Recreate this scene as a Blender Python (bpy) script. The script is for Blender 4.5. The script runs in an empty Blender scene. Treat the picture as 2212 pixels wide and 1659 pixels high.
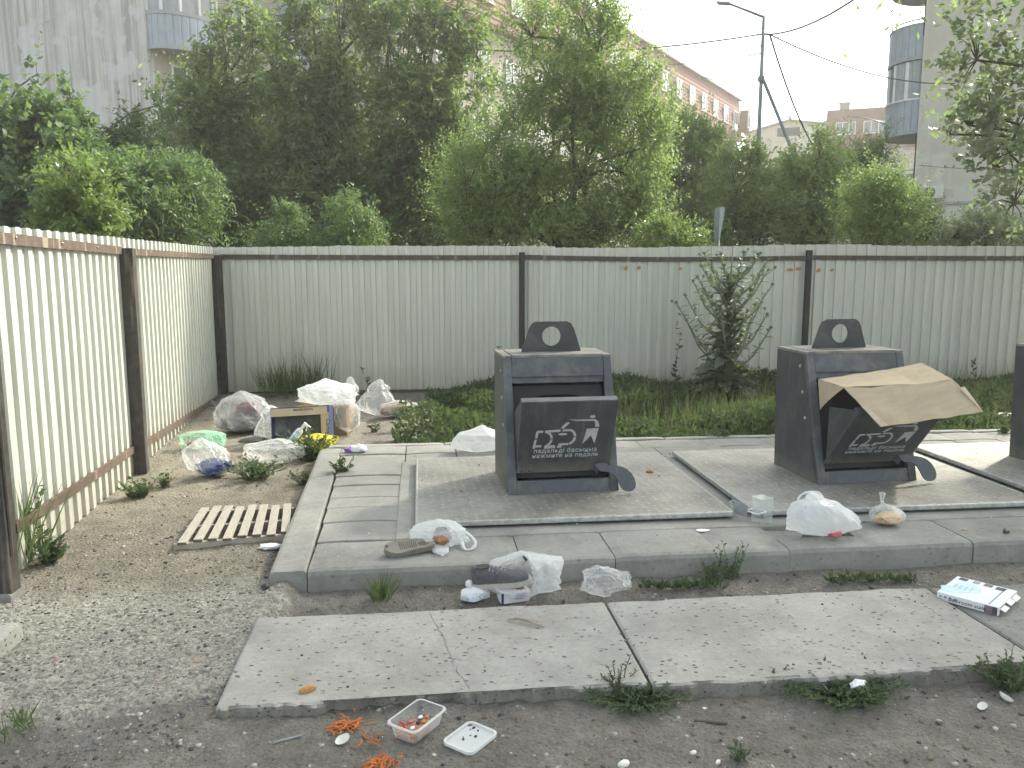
import bpy, bmesh, math, random
import numpy as np
from mathutils import Vector, Matrix, Euler, noise as mnoise

S = bpy.context.scene
C = S.collection
R = math.radians

# ------------------------------------------------------------------ camera
CAM_H, PITCH, YAW, FPX = 1.7, R(8.25), R(6.5), 3200 / 1.8228
cam_data = bpy.data.cameras.new('camera')
cam = bpy.data.objects.new('camera', cam_data)
C.objects.link(cam)
cam.location = (0, 0, CAM_H)
cam.rotation_euler = (R(90) - PITCH, 0, -YAW)
cam_data.sensor_width = 36
cam_data.lens = 3200 / 4032 * 36
cam_data.clip_start = 0.05
cam_data.clip_end = 3000
S.camera = cam

# ------------------------------------------------------------------ sky, sun, exposure
SUN_AZ, SUN_EL = 52, 36          # azimuth from +Y towards +X, elevation
world = bpy.data.worlds.new('World')
S.world = world
world.use_nodes = True
wn, wl = world.node_tree.nodes, world.node_tree.links
wn.clear()
sky = wn.new('ShaderNodeTexSky')
sky.sky_type = 'NISHITA'
sky.sun_disc = False
sky.sun_elevation = R(SUN_EL)
sky.sun_rotation = R(SUN_AZ)
sky.altitude = 700
sky.air_density = 1.1
sky.dust_density = 5.0
sky.ozone_density = 1.0
bg = wn.new('ShaderNodeBackground')
bg.inputs['Strength'].default_value = 0.15
wo = wn.new('ShaderNodeOutputWorld')
hs = wn.new('ShaderNodeHueSaturation')      # thin high cloud pales the sky
hs.inputs['Saturation'].default_value = 0.42
tint = wn.new('ShaderNodeMix'); tint.data_type = 'RGBA'; tint.blend_type = 'MULTIPLY'; tint.inputs[0].default_value = 1.0
tint.inputs[7].default_value = (0.985, 1.0, 0.945, 1)
wl.new(sky.outputs[0], hs.inputs['Color']); wl.new(hs.outputs[0], tint.inputs[6])
wl.new(tint.outputs[2], bg.inputs['Color'])
wl.new(bg.outputs[0], wo.inputs['Surface'])
sun_data = bpy.data.lights.new('sun', 'SUN')
sun_data.energy = 3.2
sun_data.angle = R(4)
sun_data.color = (1.0, 0.95, 0.80)
sun = bpy.data.objects.new('sun', sun_data)
C.objects.link(sun)
sd = Vector((math.sin(R(SUN_AZ)) * math.cos(R(SUN_EL)), math.cos(R(SUN_AZ)) * math.cos(R(SUN_EL)), math.sin(R(SUN_EL))))
sun.rotation_euler = (-sd).to_track_quat('-Z', 'Y').to_euler()
sun.location = (20, 20, 30)

S.view_settings.view_transform = 'Standard'
S.view_settings.look = 'None'
S.view_settings.gamma = 1
S.view_settings.use_curve_mapping = False
S.view_settings.exposure = 1.55
S.cycles.use_denoising = True
S.cycles.max_bounces = 6
S.cycles.diffuse_bounces = 3
S.cycles.glossy_bounces = 3
S.cycles.transmission_bounces = 4
S.cycles.use_adaptive_sampling = True
S.cycles.adaptive_threshold = 0.03
S.cycles.transparent_max_bounces = 12

# ------------------------------------------------------------------ surveying: a sight line of the photograph to a point of the place
_F = Vector((math.sin(YAW) * math.cos(PITCH), math.cos(YAW) * math.cos(PITCH), -math.sin(PITCH)))
_R = Vector((math.cos(YAW), -math.sin(YAW), 0))
_U = _R.cross(_F)
O0 = Vector((0, 0, CAM_H))
def ray(x, y): return _F + _R * ((x - 1106) / FPX) - _U * ((y - 829.5) / FPX)
def at(x, y, z=0.0):
    d = ray(x, y); return O0 + d * ((z - CAM_H) / d.z)
def atY(x, y, Y):
    d = ray(x, y); return O0 + d * (Y / d.y)
def atD(x, y, D):
    d = ray(x, y); return O0 + d * (D / math.hypot(d.x, d.y))

# ------------------------------------------------------------------ mesh helpers
def link_mesh(name, me, mat=None, parent=None, smooth=False):
    o = bpy.data.objects.new(name, me)
    C.objects.link(o)
    if mat is not None and len(me.materials) == 0: me.materials.append(mat)
    if parent is not None: o.parent = parent
    if smooth: me.polygons.foreach_set('use_smooth', [True] * len(me.polygons))
    return o
def pydata(name, v, f, mat=None, parent=None, smooth=False):
    me = bpy.data.meshes.new(name)
    me.from_pydata([tuple(p) for p in v], [], f)
    me.update()
    return link_mesh(name, me, mat, parent, smooth)
def np_mesh(name, verts, quads, mat=None, parent=None, smooth=False):
    me = bpy.data.meshes.new(name)
    verts = np.asarray(verts, dtype=np.float32); quads = np.asarray(quads, dtype=np.int32)
    k = quads.shape[1]
    me.vertices.add(len(verts)); me.vertices.foreach_set('co', verts.ravel())
    me.loops.add(quads.size); me.loops.foreach_set('vertex_index', quads.ravel())
    me.polygons.add(len(quads))
    me.polygons.foreach_set('loop_start', np.arange(0, quads.size, k, dtype=np.int32))
    if smooth: me.polygons.foreach_set('use_smooth', np.ones(len(quads), dtype=bool))
    me.update(calc_edges=True)
    return link_mesh(name, me, mat, parent)
class MB:
    def __init__(s): s.v = []; s.f = []
    def add(s, v, f):
        n = len(s.v); s.v += [Vector(p) for p in v]; s.f += [tuple(i + n for i in q) for q in f]; return s
    def box(s, c, size, rot=None, taper=1.0):
        hx, hy, hz = size[0] / 2, size[1] / 2, size[2] / 2
        P = [Vector((x * hx * (taper if z > 0 else 1), y * hy * (taper if z > 0 else 1), z * hz)) for z in (-1, 1) for y in (-1, 1) for x in (-1, 1)]
        if rot is not None:
            m = Euler(rot).to_matrix() if not isinstance(rot, Matrix) else rot
            P = [m @ p for p in P]
        c = Vector(c)
        return s.add([p + c for p in P], [(0, 2, 3, 1), (4, 5, 7, 6), (0, 1, 5, 4), (2, 6, 7, 3), (0, 4, 6, 2), (1, 3, 7, 5)])
    def bar(s, a, b, w, h, up=(0, 0, 1)):
        a, b = Vector(a), Vector(b); d = (b - a); L = d.length; d.normalize()
        up = Vector(up); sd_ = d.cross(up)
        if sd_.length < 1e-4: sd_ = d.cross(Vector((0, 1, 0)))
        sd_.normalize(); u = sd_.cross(d)
        m = Matrix((sd_, d, u)).transposed()
        return s.box((a + b) / 2, (w, L, h), m)
    def tube(s, pts, r, n=6, cap=True):
        pts = [Vector(p) for p in pts]
        if not hasattr(r, '__len__'): r = [r] * len(pts)
        base = len(s.v); up = Vector((0.13, 0.27, 1)).normalized()
        for i, p in enumerate(pts):
            d = (pts[min(i + 1, len(pts) - 1)] - pts[max(i - 1, 0)])
            if d.length < 1e-9: d = Vector((0, 0, 1))
            d.normalize()
            a = d.cross(up)
            if a.length < 1e-3: a = d.cross(Vector((1, 0, 0)))
            a.normalize(); b = d.cross(a)
            for k in range(n):
                t = 2 * math.pi * k / n
                s.v.append(p + (a * math.cos(t) + b * math.sin(t)) * r[i])
        for i in range(len(pts) - 1):
            for k in range(n):
                s.f.append((base + i * n + k, base + i * n + (k + 1) % n, base + (i + 1) * n + (k + 1) % n, base + (i + 1) * n + k))
        if cap:
            s.f.append(tuple(base + k for k in range(n))[::-1])
            s.f.append(tuple(base + (len(pts) - 1) * n + k for k in range(n)))
        return s
    def prism(s, poly, axis, t, off=0.0):
        """poly of (a,b) extruded by t; axis 'x': poly=(y,z); 'y': (x,z); 'z': (x,y)"""
        def P(a, b, k):
            return {'x': (k, a, b), 'y': (a, k, b), 'z': (a, b, k)}[axis]
        n = len(poly)
        v = [P(a, b, off) for a, b in poly] + [P(a, b, off + t) for a, b in poly]
        f = [tuple(range(n))[::-1], tuple(range(n, 2 * n))] + [(i, (i + 1) % n, n + (i + 1) % n, n + i) for i in range(n)]
        return s.add(v, f)
    def lathe(s, prof, n=16, c=(0, 0, 0)):
        base = len(s.v); c = Vector(c)
        for r, z in prof:
            for k in range(n):
                t = 2 * math.pi * k / n; s.v.append(c + Vector((r * math.cos(t), r * math.sin(t), z)))
        for i in range(len(prof) - 1):
            for k in range(n):
                s.f.append((base + i * n + k, base + i * n + (k + 1) % n, base + (i + 1) * n + (k + 1) % n, base + (i + 1) * n + k))
        s.f.append(tuple(base + k for k in range(n))[::-1]); s.f.append(tuple(base + (len(prof) - 1) * n + k for k in range(n)))
        return s
    def xf(s, m):
        s.v = [m @ p for p in s.v]; return s
    def build(s, name, mat=None, parent=None, smooth=False, bevel=0.0, seg=2, loc=None, rot=None):
        o = pydata(name, s.v, s.f, mat, parent, smooth)
        if bevel:
            bm = bmesh.new(); bm.from_mesh(o.data)
            bmesh.ops.recalc_face_normals(bm, faces=bm.faces)
            es = [e for e in bm.edges if len(e.link_faces) == 2 and e.calc_face_angle(0) > 0.5]
            bmesh.ops.bevel(bm, geom=es, offset=bevel, segments=seg, affect='EDGES', profile=0.5)
            bm.to_mesh(o.data); bm.free()
        if loc is not None: o.location = loc
        if rot is not None: o.rotation_euler = rot
        return o
def tag(o, label=None, cat=None, group=None, kind=None):
    if label: o['label'] = label
    if cat: o['category'] = cat
    if group: o['group'] = group
    if kind: o['kind'] = kind
    return o
def thing(name, label, cat, loc=(0, 0, 0), rotz=0.0, group=None):
    o = bpy.data.objects.new(name, None); C.objects.link(o)
    o.location = loc; o.rotation_euler = (0, 0, rotz); o.empty_display_size = 0.1
    return tag(o, label, cat, group)
def copy_tree(o, parent=None):
    c = o.copy(); C.objects.link(c); c.parent = parent
    for ch in o.children: copy_tree(ch, c)
    return c
def curve_mesh(cu):
    """2-D filled curve (holes kept) or lettering to a mesh"""
    tmp = bpy.data.objects.new('tmp', cu); C.objects.link(tmp)
    bpy.context.view_layer.update()
    me = bpy.data.meshes.new_from_object(tmp.evaluated_get(bpy.context.evaluated_depsgraph_get()))
    bpy.data.objects.remove(tmp); bpy.data.curves.remove(cu)
    return me
from mathutils.geometry import tessellate_polygon
_PL = {}
def plate_mesh(loops, thick):
    key = (repr([[(round(a, 5), round(b, 5)) for a, b in lp] for lp in loops]), round(thick, 5))
    if key in _PL: return _PL[key]
    tri = tessellate_polygon([[Vector((a, b, 0)) for a, b in lp] for lp in loops])
    flat = [p for lp in loops for p in lp]; n = len(flat)
    v = [(a, b, thick / 2) for a, b in flat] + [(a, b, -thick / 2) for a, b in flat]
    f = []
    for t in tri:
        (x0, y0), (x1, y1), (x2, y2) = (flat[i] for i in t)
        t = tuple(t) if (x1 - x0) * (y2 - y0) - (x2 - x0) * (y1 - y0) > 0 else tuple(t)[::-1]
        f.append(t); f.append(tuple(i + n for i in t)[::-1])
    o = 0
    for k, lp in enumerate(loops):
        m = len(lp); ar = sum(lp[i][0] * lp[(i + 1) % m][1] - lp[(i + 1) % m][0] * lp[i][1] for i in range(m))
        for i in range(m):
            q = (o + i, n + o + i, n + o + (i + 1) % m, o + (i + 1) % m)
            f.append(q if (ar > 0) == (k == 0) else q[::-1])
        o += m
    me = bpy.data.meshes.new('plate'); me.from_pydata(v, [], f); me.update()
    _PL[key] = me; return me
def plate(name, loops, thick, mat, parent=None, bevel=0.0):
    me = plate_mesh(loops, thick + 2 * bevel)
    if len(me.materials) and me.materials[0] is not mat: me = me.copy(); me.materials.clear()
    return link_mesh(name, me, mat, parent)
_LT = {}
def lettering(name, text, size, mat, parent=None, align='LEFT', shear=0.0, bold=0.0, thick=0.0006, width=1.0):
    key = (text, size, mat.name, align, shear, bold)
    if key in _LT: return link_mesh(name, _LT[key], mat, parent)
    cu = bpy.data.curves.new('text', 'FONT'); cu.body = text; cu.size = size; cu.align_x = align; cu.shear = shear; cu.offset = bold
    cu.extrude = thick; cu.resolution_u = 3; cu.space_character = width
    _LT[key] = curve_mesh(cu)
    return link_mesh(name, _LT[key], mat, parent)
def rrect(w, h, r, n=5, cx=0.0, cy=0.0):
    out = []
    for (sx, sy, a0) in ((1, 1, 0), (-1, 1, 90), (-1, -1, 180), (1, -1, 270)):
        for k in range(n + 1):
            a = R(a0 + 90 * k / n)
            out.append((cx + sx * (w / 2 - r) + r * math.cos(a), cy + sy * (h / 2 - r) + r * math.sin(a)))
    return out
def circle(cx, cy, r, n=28, ry=None):
    ry = ry or r
    return [(cx + r * math.cos(2 * math.pi * k / n), cy + ry * math.sin(2 * math.pi * k / n)) for k in range(n)]
_VN = {}
def vnoise(x, y, seed=0):
    """smooth lattice noise -1..1 on arrays"""
    if seed not in _VN: _VN[seed] = np.random.RandomState(seed).rand(256, 256) * 2 - 1
    T = _VN[seed]
    xi = np.floor(x).astype(int); yi = np.floor(y).astype(int)
    fx = x - xi; fy = y - yi; fx = fx * fx * (3 - 2 * fx); fy = fy * fy * (3 - 2 * fy)
    g = lambda a, b: T[a & 255, b & 255]
    return (g(xi, yi) * (1 - fx) + g(xi + 1, yi) * fx) * (1 - fy) + (g(xi, yi + 1) * (1 - fx) + g(xi + 1, yi + 1) * fx) * fy
def sstep(a, b, x):
    t = np.clip((x - a) / (b - a), 0, 1); return t * t * (3 - 2 * t)

# ------------------------------------------------------------------ materials
class NT:
    def __init__(s, name):
        s.m = bpy.data.materials.new(name); s.m.use_nodes = True
        s.n = s.m.node_tree.nodes; s.l = s.m.node_tree.links; s.n.clear()
        s.out = s.n.new('ShaderNodeOutputMaterial')
        s.tc = s.n.new('ShaderNodeTexCoord')
    def co(s, scale=(1, 1, 1), src='Object'):
        mp = s.n.new('ShaderNodeMapping'); mp.inputs['Scale'].default_value = scale
        s.l.new(s.tc.outputs[src], mp.inputs[0]); return mp.outputs[0]
    def noise(s, scale, detail=5, rough=0.6, vec=None, dist=0.0):
        n = s.n.new('ShaderNodeTexNoise'); n.inputs['Scale'].default_value = scale; n.inputs['Detail'].default_value = detail
        n.inputs['Roughness'].default_value = rough; n.inputs['Distortion'].default_value = dist
        s.l.new(vec if vec is not None else s.co(), n.inputs['Vector']); return n.outputs['Fac']
    def voro(s, scale, vec=None, feature='F1', out='Distance', rnd=1.0):
        n = s.n.new('ShaderNodeTexVoronoi'); n.feature = feature; n.inputs['Scale'].default_value = scale
        n.inputs['Randomness'].default_value = rnd
        s.l.new(vec if vec is not None else s.co(), n.inputs['Vector']); return n.outputs[out]
    def ramp(s, fac, stops):
        n = s.n.new('ShaderNodeValToRGB'); e = n.color_ramp.elements
        while len(e) < len(stops): e.new(0.5)
        for i, (p, c) in enumerate(stops):
            e[i].position = p; c = c if hasattr(c, '__len__') else (c, c, c); e[i].color = tuple(c) + (1,) if len(c) == 3 else c
        s.l.new(fac, n.inputs[0]); return n.outputs[0]
    def mix(s, fac, a, b, mode='MIX'):
        n = s.n.new('ShaderNodeMix'); n.data_type = 'RGBA'; n.blend_type = mode
        for sock, val in ((n.inputs[0], fac), (n.inputs[6], a), (n.inputs[7], b)):
            if isinstance(val, bpy.types.NodeSocket): s.l.new(val, sock)
            elif hasattr(val, '__len__'): sock.default_value = tuple(val) + (1,)
            else: sock.default_value = val
        return n.outputs[2]
    def math(s, op, a, b=0.5, clamp=False):
        n = s.n.new('ShaderNodeMath'); n.operation = op; n.use_clamp = clamp
        for sock, val in ((n.inputs[0], a), (n.inputs[1], b)):
            if isinstance(val, bpy.types.NodeSocket): s.l.new(val, sock)
            else: sock.default_value = val
        return n.outputs[0]
    def sep(s, vec):
        n = s.n.new('ShaderNodeSeparateXYZ'); s.l.new(vec, n.inputs[0]); return n.outputs
    def bump(s, h, strength=0.3, dist=0.01):
        n = s.n.new('ShaderNodeBump'); n.inputs['Strength'].default_value = strength; n.inputs['Distance'].default_value = dist
        s.l.new(h, n.inputs['Height']); return n.outputs[0]
    def pbr(s, col, rough=0.7, metal=0.0, normal=None, spec=0.5, **kw):
        p = s.n.new('ShaderNodeBsdfPrincipled')
        for key, val in (('Base Color', col), ('Roughness', rough), ('Metallic', metal), ('Specular IOR Level', spec)) + tuple(kw.items()):
            sock = p.inputs[key]
            if isinstance(val, bpy.types.NodeSocket): s.l.new(val, sock)
            elif hasattr(val, '__len__'): sock.default_value = tuple(val) + (1,) if len(val) == 3 else val
            else: sock.default_value = val
        if normal is not None: s.l.new(normal, p.inputs['Normal'])
        return p.outputs[0]
    def mixsh(s, fac, a, b):
        n = s.n.new('ShaderNodeMixShader')
        if isinstance(fac, bpy.types.NodeSocket): s.l.new(fac, n.inputs[0])
        else: n.inputs[0].default_value = fac
        s.l.new(a, n.inputs[1]); s.l.new(b, n.inputs[2]); return n.outputs[0]
    def node(s, t, **kw):
        n = s.n.new(t)
        for k, v in kw.items(): n.inputs[k].default_value = v
        return n
    def done(s, sh):
        s.l.new(sh, s.out.inputs['Surface']); return s.m
def simple(name, c1, c2=None, scale=6.0, rough=0.75, metal=0.0, bump=0.15, bscale=60.0, stretch=(1, 1, 1), dirt=None, dscale=2.0, lo=0.35, hi=0.65, spec=0.4, bd=0.004):
    t = NT(name)
    c2 = c2 or tuple(x * 0.8 for x in c1)
    col = t.ramp(t.noise(scale, 6, 0.65, t.co(stretch)), [(lo, c1), (hi, c2)])
    if dirt: col = t.mix(t.ramp(t.noise(dscale, 5, 0.7), [(0.5, 0.0), (0.72, 0.85)]), col, dirt)
    return t.done(t.pbr(col, rough, metal, t.bump(t.noise(bscale, 4, 0.6, t.co(stretch)), bump, bd), spec))
def leafmat(name, cols, trans=0.35, rough=0.5):
    t = NT(name)
    g = t.n.new('ShaderNodeNewGeometry')
    n = len(cols); col = t.ramp(g.outputs['Random Per Island'], [(i / max(1, n - 1), c) for i, c in enumerate(cols)])
    p = t.pbr(col, rough, 0, None, 0.35)
    tr = t.n.new('ShaderNodeBsdfTranslucent')
    t.l.new(t.mix(0.5, col, (0.34, 0.50, 0.10), 'MIX'), tr.inputs['Color'])
    return t.done(t.mixsh(trans, p, tr.outputs[0]))
def filmmat(name, tint, clear, gloss_rough=0.22, body=0.5, fold=26.0, amount=0.5):
    """thin plastic film: lets light through, turns milky and glossy at grazing angles"""
    t = NT(name)
    nrm = t.bump(t.noise(fold, 3, 0.55, t.co(), 0.6), amount * 0.35, 0.02)
    tp = t.n.new('ShaderNodeBsdfTransparent'); tp.inputs[0].default_value = tuple(0.9 + 0.1 * c for c in tint) + (1,)
    tl = t.n.new('ShaderNodeBsdfTranslucent'); tl.inputs[0].default_value = tuple(tint) + (1,)
    p = t.pbr(tint, gloss_rough, 0, nrm, 0.7)
    milky = t.mixsh(body, tl.outputs[0], p)
    lw = t.n.new('ShaderNodeLayerWeight'); lw.inputs['Blend'].default_value = 0.30
    f = t.math('ADD', t.math('MULTIPLY', lw.outputs['Facing'], clear * 0.75), 1.0 - clear, True)
    return t.done(t.mixsh(f, tp.outputs[0], milky))

M = {}
# ---- ground: worn aggregate apron, sandy dirt, dark lot soil; the masks say which surface lies where
def ground_material():
    t = NT('ground_soil')
    at_ = t.n.new('ShaderNodeAttribute'); at_.attribute_name = 'surface'
    r, g, b = t.sep(at_.outputs['Color'])[:3]
    big = t.noise(1.3, 5, 0.65)
    soil = t.ramp(t.noise(9, 7, 0.7), [(0.3, (0.165, 0.151, 0.129)), (0.55, (0.245, 0.228, 0.197)), (0.75, (0.34, 0.32, 0.28))])
    sand = t.ramp(t.noise(6, 7, 0.7), [(0.3, (0.18, 0.162, 0.128)), (0.6, (0.29, 0.265, 0.213)), (0.8, (0.39, 0.36, 0.30))])
    vc = t.n.new('ShaderNodeTexVoronoi'); vc.inputs['Scale'].default_value = 62
    t.l.new(t.co((1, 1, 1)), vc.inputs['Vector'])
    chip = t.ramp(t.sep(vc.outputs['Color'])[0], [(0.0, (0.13, 0.13, 0.122)), (0.3, (0.275, 0.262, 0.228)), (0.65, (0.405, 0.388, 0.335)), (0.95, (0.55, 0.527, 0.46))])
    spk = t.ramp(t.noise(75, 3, 0.8), [(0.30, 0.75), (0.46, 0.0), (0.60, 0.0), (0.74, -0.0)])
    spk2 = t.ramp(t.noise(110, 3, 0.8), [(0.62, 0.0), (0.72, 0.7)])
    apron = t.mix(t.ramp(t.noise(14, 6, 0.7), [(0.38, 0.1), (0.62, 0.75)]), chip, (0.39, 0.365, 0.305))
    grassy = t.ramp(t.noise(7, 6, 0.7), [(0.35, (0.05, 0.055, 0.025)), (0.65, (0.11, 0.10, 0.065))])
    wob = t.math('MULTIPLY', t.math('SUBTRACT', big, 0.5), 1.4)
    sel = lambda m: t.ramp(t.math('ADD', m, wob, True), [(0.35, 0.0), (0.65, 1.0)])
    col = t.mix(sel(g), soil, sand)
    col = t.mix(sel(r), col, apron)
    col = t.mix(sel(b), col, grassy)
    col = t.mix(spk, col, (0.055, 0.052, 0.048)); col = t.mix(spk2, col, (0.36, 0.345, 0.31))
    h = t.math('ADD', t.math('MULTIPLY', t.voro(55), -0.9), t.noise(100, 4, 0.8))
    return t.done(t.pbr(col, 0.95, 0, t.bump(h, 1.0, 0.016), 0.2))
M['ground'] = ground_material()
def concrete(name, c1, c2, pit=0.5, pitscale=30.0, stain=(0.12, 0.115, 0.105), stain_amt=0.5, bump=0.5):
    t = NT(name)
    base = t.ramp(t.noise(3.5, 7, 0.68), [(0.32, c2), (0.66, c1)])
    base = t.mix(t.ramp(t.noise(40, 4, 0.7), [(0.35, 0.25), (0.6, 0.0)]), base, tuple(x * 0.6 for x in c2))
    pits = t.ramp(t.voro(pitscale, t.co((0.75, 1.2, 1))), [(0.14, 1.0), (0.24, 0.0)])
    msk = t.ramp(t.noise(9, 3, 0.7), [(0.40, 0.0), (0.58, 1.0)])
    pits = t.math('MULTIPLY', pits, t.math('MULTIPLY', msk, pit))
    base = t.mix(pits, base, tuple(x * 0.35 for x in c2))
    base = t.mix(t.math('MULTIPLY', t.ramp(t.noise(1.6, 6, 0.7), [(0.5, 0.0), (0.75, 1.0)]), stain_amt), base, stain)
    h = t.math('SUBTRACT', t.noise(90, 5, 0.7), t.math('MULTIPLY', pits, 2.0))
    return t.done(t.pbr(base, 0.9, 0, t.bump(h, bump, 0.006), 0.3))
M['slab'] = concrete('slab_concrete', (0.40, 0.388, 0.352), (0.29, 0.281, 0.255), 1.0, 30, (0.17, 0.162, 0.142), 0.6, 0.7)
M['broken'] = concrete('broken_concrete', (0.27, 0.26, 0.235), (0.17, 0.163, 0.148), 0.9, 60, (0.11, 0.10, 0.088), 0.7, 1.0)
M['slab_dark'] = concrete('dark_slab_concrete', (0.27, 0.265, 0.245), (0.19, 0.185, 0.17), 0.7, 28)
M['kerb'] = concrete('kerb_concrete', (0.32, 0.315, 0.29), (0.245, 0.243, 0.225), 0.35, 24, (0.13, 0.125, 0.11), 0.75, 0.4)
M['paver'] = concrete('paver_concrete', (0.33, 0.32, 0.295), (0.24, 0.235, 0.215), 0.2, 26, (0.17, 0.16, 0.14), 0.6, 0.3)
M['bed'] = simple('bedding_sand', (0.075, 0.07, 0.06), (0.045, 0.042, 0.036), 20)
def plate_material():
    t = NT('galvanised_deck')
    w1 = t.n.new('ShaderNodeTexWave'); w1.inputs['Scale'].default_value = 9; w1.inputs['Distortion'].default_value = 3; w1.inputs['Detail'].default_value = 1
    w1.inputs['Detail Scale'].default_value = 6; t.l.new(t.co((1, 2.2, 1)), w1.inputs['Vector'])
    lug = t.ramp(t.voro(24, t.co((0.7, 1.5, 1)), rnd=0.35), [(0.16, 1.0), (0.3, 0.0)])
    dirt = t.ramp(t.noise(1.4, 7, 0.72), [(0.38, 0.0), (0.68, 1.0)])
    col = t.ramp(t.noise(5, 6, 0.7), [(0.3, (0.40, 0.385, 0.34)), (0.7, (0.30, 0.29, 0.26))])
    col = t.mix(t.math('MULTIPLY', dirt, 0.8), col, (0.15, 0.138, 0.118))
    col = t.mix(t.math('MULTIPLY', lug, 0.6), col, (0.56, 0.55, 0.5))
    return t.done(t.pbr(col, 0.62, 0.25, t.bump(lug, 0.8, 0.006), 0.4))
M['deck'] = plate_material()
M['galv'] = simple('galvanised_edge', (0.50, 0.51, 0.49), (0.30, 0.305, 0.29), 30, 0.5, 0.3, 0.2, 50)
M['frame'] = concrete('pit_frame_metal', (0.36, 0.355, 0.325), (0.25, 0.25, 0.23), 0.2, 30, (0.15, 0.11, 0.075), 0.6, 0.2)
def sheet_material():
    t = NT('fence_sheet_paint')
    streak = t.noise(3, 5, 0.65, t.co((3.5, 3.5, 0.25)))
    col = t.ramp(streak, [(0.3, (0.54, 0.55, 0.49)), (0.7, (0.465, 0.475, 0.42))])
    z = t.sep(t.tc.outputs['Object'])[2]
    mud = t.math('MULTIPLY', t.ramp(t.math('ADD', z, t.math('MULTIPLY', t.noise(5, 5, 0.7), 0.35)), [(0.12, 1.0), (0.62, 0.0)]), 0.5)
    col = t.mix(mud, col, (0.33, 0.27, 0.19))
    spots = t.ramp(t.voro(6), [(0.02, 1.0), (0.035, 0.0)])
    col = t.mix(t.math('MULTIPLY', spots, 0.7), col, (0.22, 0.12, 0.06))
    return t.done(t.pbr(col, 0.42, 0.1, t.bump(t.noise(4, 3, 0.5), 0.1, 0.01), 0.45))
M['sheet'] = sheet_material()
def rust_material(name, a, b, drips):
    t = NT(name)
    col = t.ramp(t.noise(16, 6, 0.7), [(0.35, a), (0.65, b)])
    w = t.ramp(t.noise(1, 2, 0.5, t.co((14, 14, 1.2))), [(0.62, 0.0), (0.68, 1.0)])
    col = t.mix(t.math('MULTIPLY', w, drips), col, (0.42, 0.36, 0.27))
    return t.done(t.pbr(col, 0.7, 0.1, t.bump(t.noise(60, 4, 0.6), 0.2, 0.004), 0.3))
M['rail'] = rust_material('rusty_rail', (0.085, 0.062, 0.048), (0.13, 0.096, 0.073), 0.5)
M['rail_dark'] = rust_material('dark_rail', (0.07, 0.06, 0.05), (0.105, 0.085, 0.07), 0.35)
M['post'] = rust_material('dark_post', (0.03, 0.031, 0.032), (0.06, 0.055, 0.05), 0.12)
M['post_peel'] = rust_material('peeling_post', (0.035, 0.035, 0.035), (0.085, 0.074, 0.062), 0.25)
def bin_material(foot_dust=True):
    t = NT('bin_grey_paint')
    col = t.ramp(t.noise(4, 6, 0.7, t.co((1, 1, 0.4))), [(0.3, (0.040, 0.046, 0.052)), (0.7, (0.064, 0.071, 0.078))])
    dust = t.ramp(t.noise(5, 7, 0.78, t.co((1, 1, 0.5))), [(0.46, 0.0), (0.75, 0.55)])
    col = t.mix(dust, col, (0.17, 0.165, 0.15))
    scuff = t.ramp(t.noise(34, 5, 0.8, t.co((1, 1, 0.5))), [(0.66, 0.0), (0.74, 0.6)])
    col = t.mix(scuff, col, (0.32, 0.32, 0.31))
    drip = t.ramp(t.noise(1.0, 4, 0.7, t.co((16, 16, 0.9))), [(0.58, 0.0), (0.70, 0.30)])
    col = t.mix(drip, col, (0.15, 0.148, 0.138))
    z = t.sep(t.tc.outputs['Object'])[2]
    foot = t.ramp(t.math('ADD', z, t.math('MULTIPLY', t.noise(14, 4, 0.7), 0.12)), [(0.07, 0.6), (0.17, 0.0)])
    if foot_dust: col = t.mix(foot, col, (0.2, 0.185, 0.155))
    return t.done(t.pbr(col, 0.5, 0.1, t.bump(t.noise(7, 3, 0.6), 0.12, 0.01), 0.4))
M['bin'] = bin_material(); M['bin_eye'] = bin_material(False)
M['bin_light'] = simple('bin_worn_edge', (0.085, 0.094, 0.106), (0.066, 0.073, 0.082), 8, 0.45, 0.1, 0.05, dirt=(0.17, 0.168, 0.158), dscale=6.0)
M['bin_dusty'] = simple('bin_dusty_top', (0.27, 0.25, 0.21), (0.11, 0.108, 0.102), 9, 0.7, 0.0, 0.1)
M['bin_in'] = simple('shaded_cavity_paint', (0.022, 0.024, 0.026), (0.03, 0.032, 0.034), 6, 0.6)  # shade of the bin cavity is put into this darker grey
M['stencil'] = simple('stencil_paint', (0.46, 0.48, 0.49), (0.33, 0.35, 0.36), 14, 0.5)
M['steel'] = simple('rivet_steel', (0.42, 0.42, 0.40), (0.3, 0.3, 0.29), 20, 0.35, 0.8, 0.05)
M['white_paint'] = simple('white_window_frame', (0.72, 0.73, 0.72), (0.62, 0.63, 0.63), 3, 0.5)
M['wood'] = simple('weathered_pale_wood', (0.42, 0.385, 0.325), (0.31, 0.282, 0.238), 14, 0.85, 0, 0.3, 60, (6, 0.8, 6))
M['wood_end'] = simple('dark_wood_end', (0.16, 0.125, 0.09), (0.1, 0.08, 0.06), 30, 0.9)
def card(name, a, b):
    t = NT(name)
    col = t.ramp(t.noise(5, 6, 0.65, t.co((1, 4, 1))), [(0.35, a), (0.65, b)])
    w = t.n.new('ShaderNodeTexWave'); w.inputs['Scale'].default_value = 42; t.l.new(t.co(), w.inputs['Vector'])
    return t.done(t.pbr(col, 0.85, 0, t.bump(w.outputs['Fac'], 0.1, 0.001), 0.2))
M['card'] = card('corrugated_card', (0.47, 0.385, 0.27), (0.40, 0.325, 0.225))
M['card_torn'] = card('torn_card_edge', (0.58, 0.5, 0.39), (0.46, 0.37, 0.26))
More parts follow.
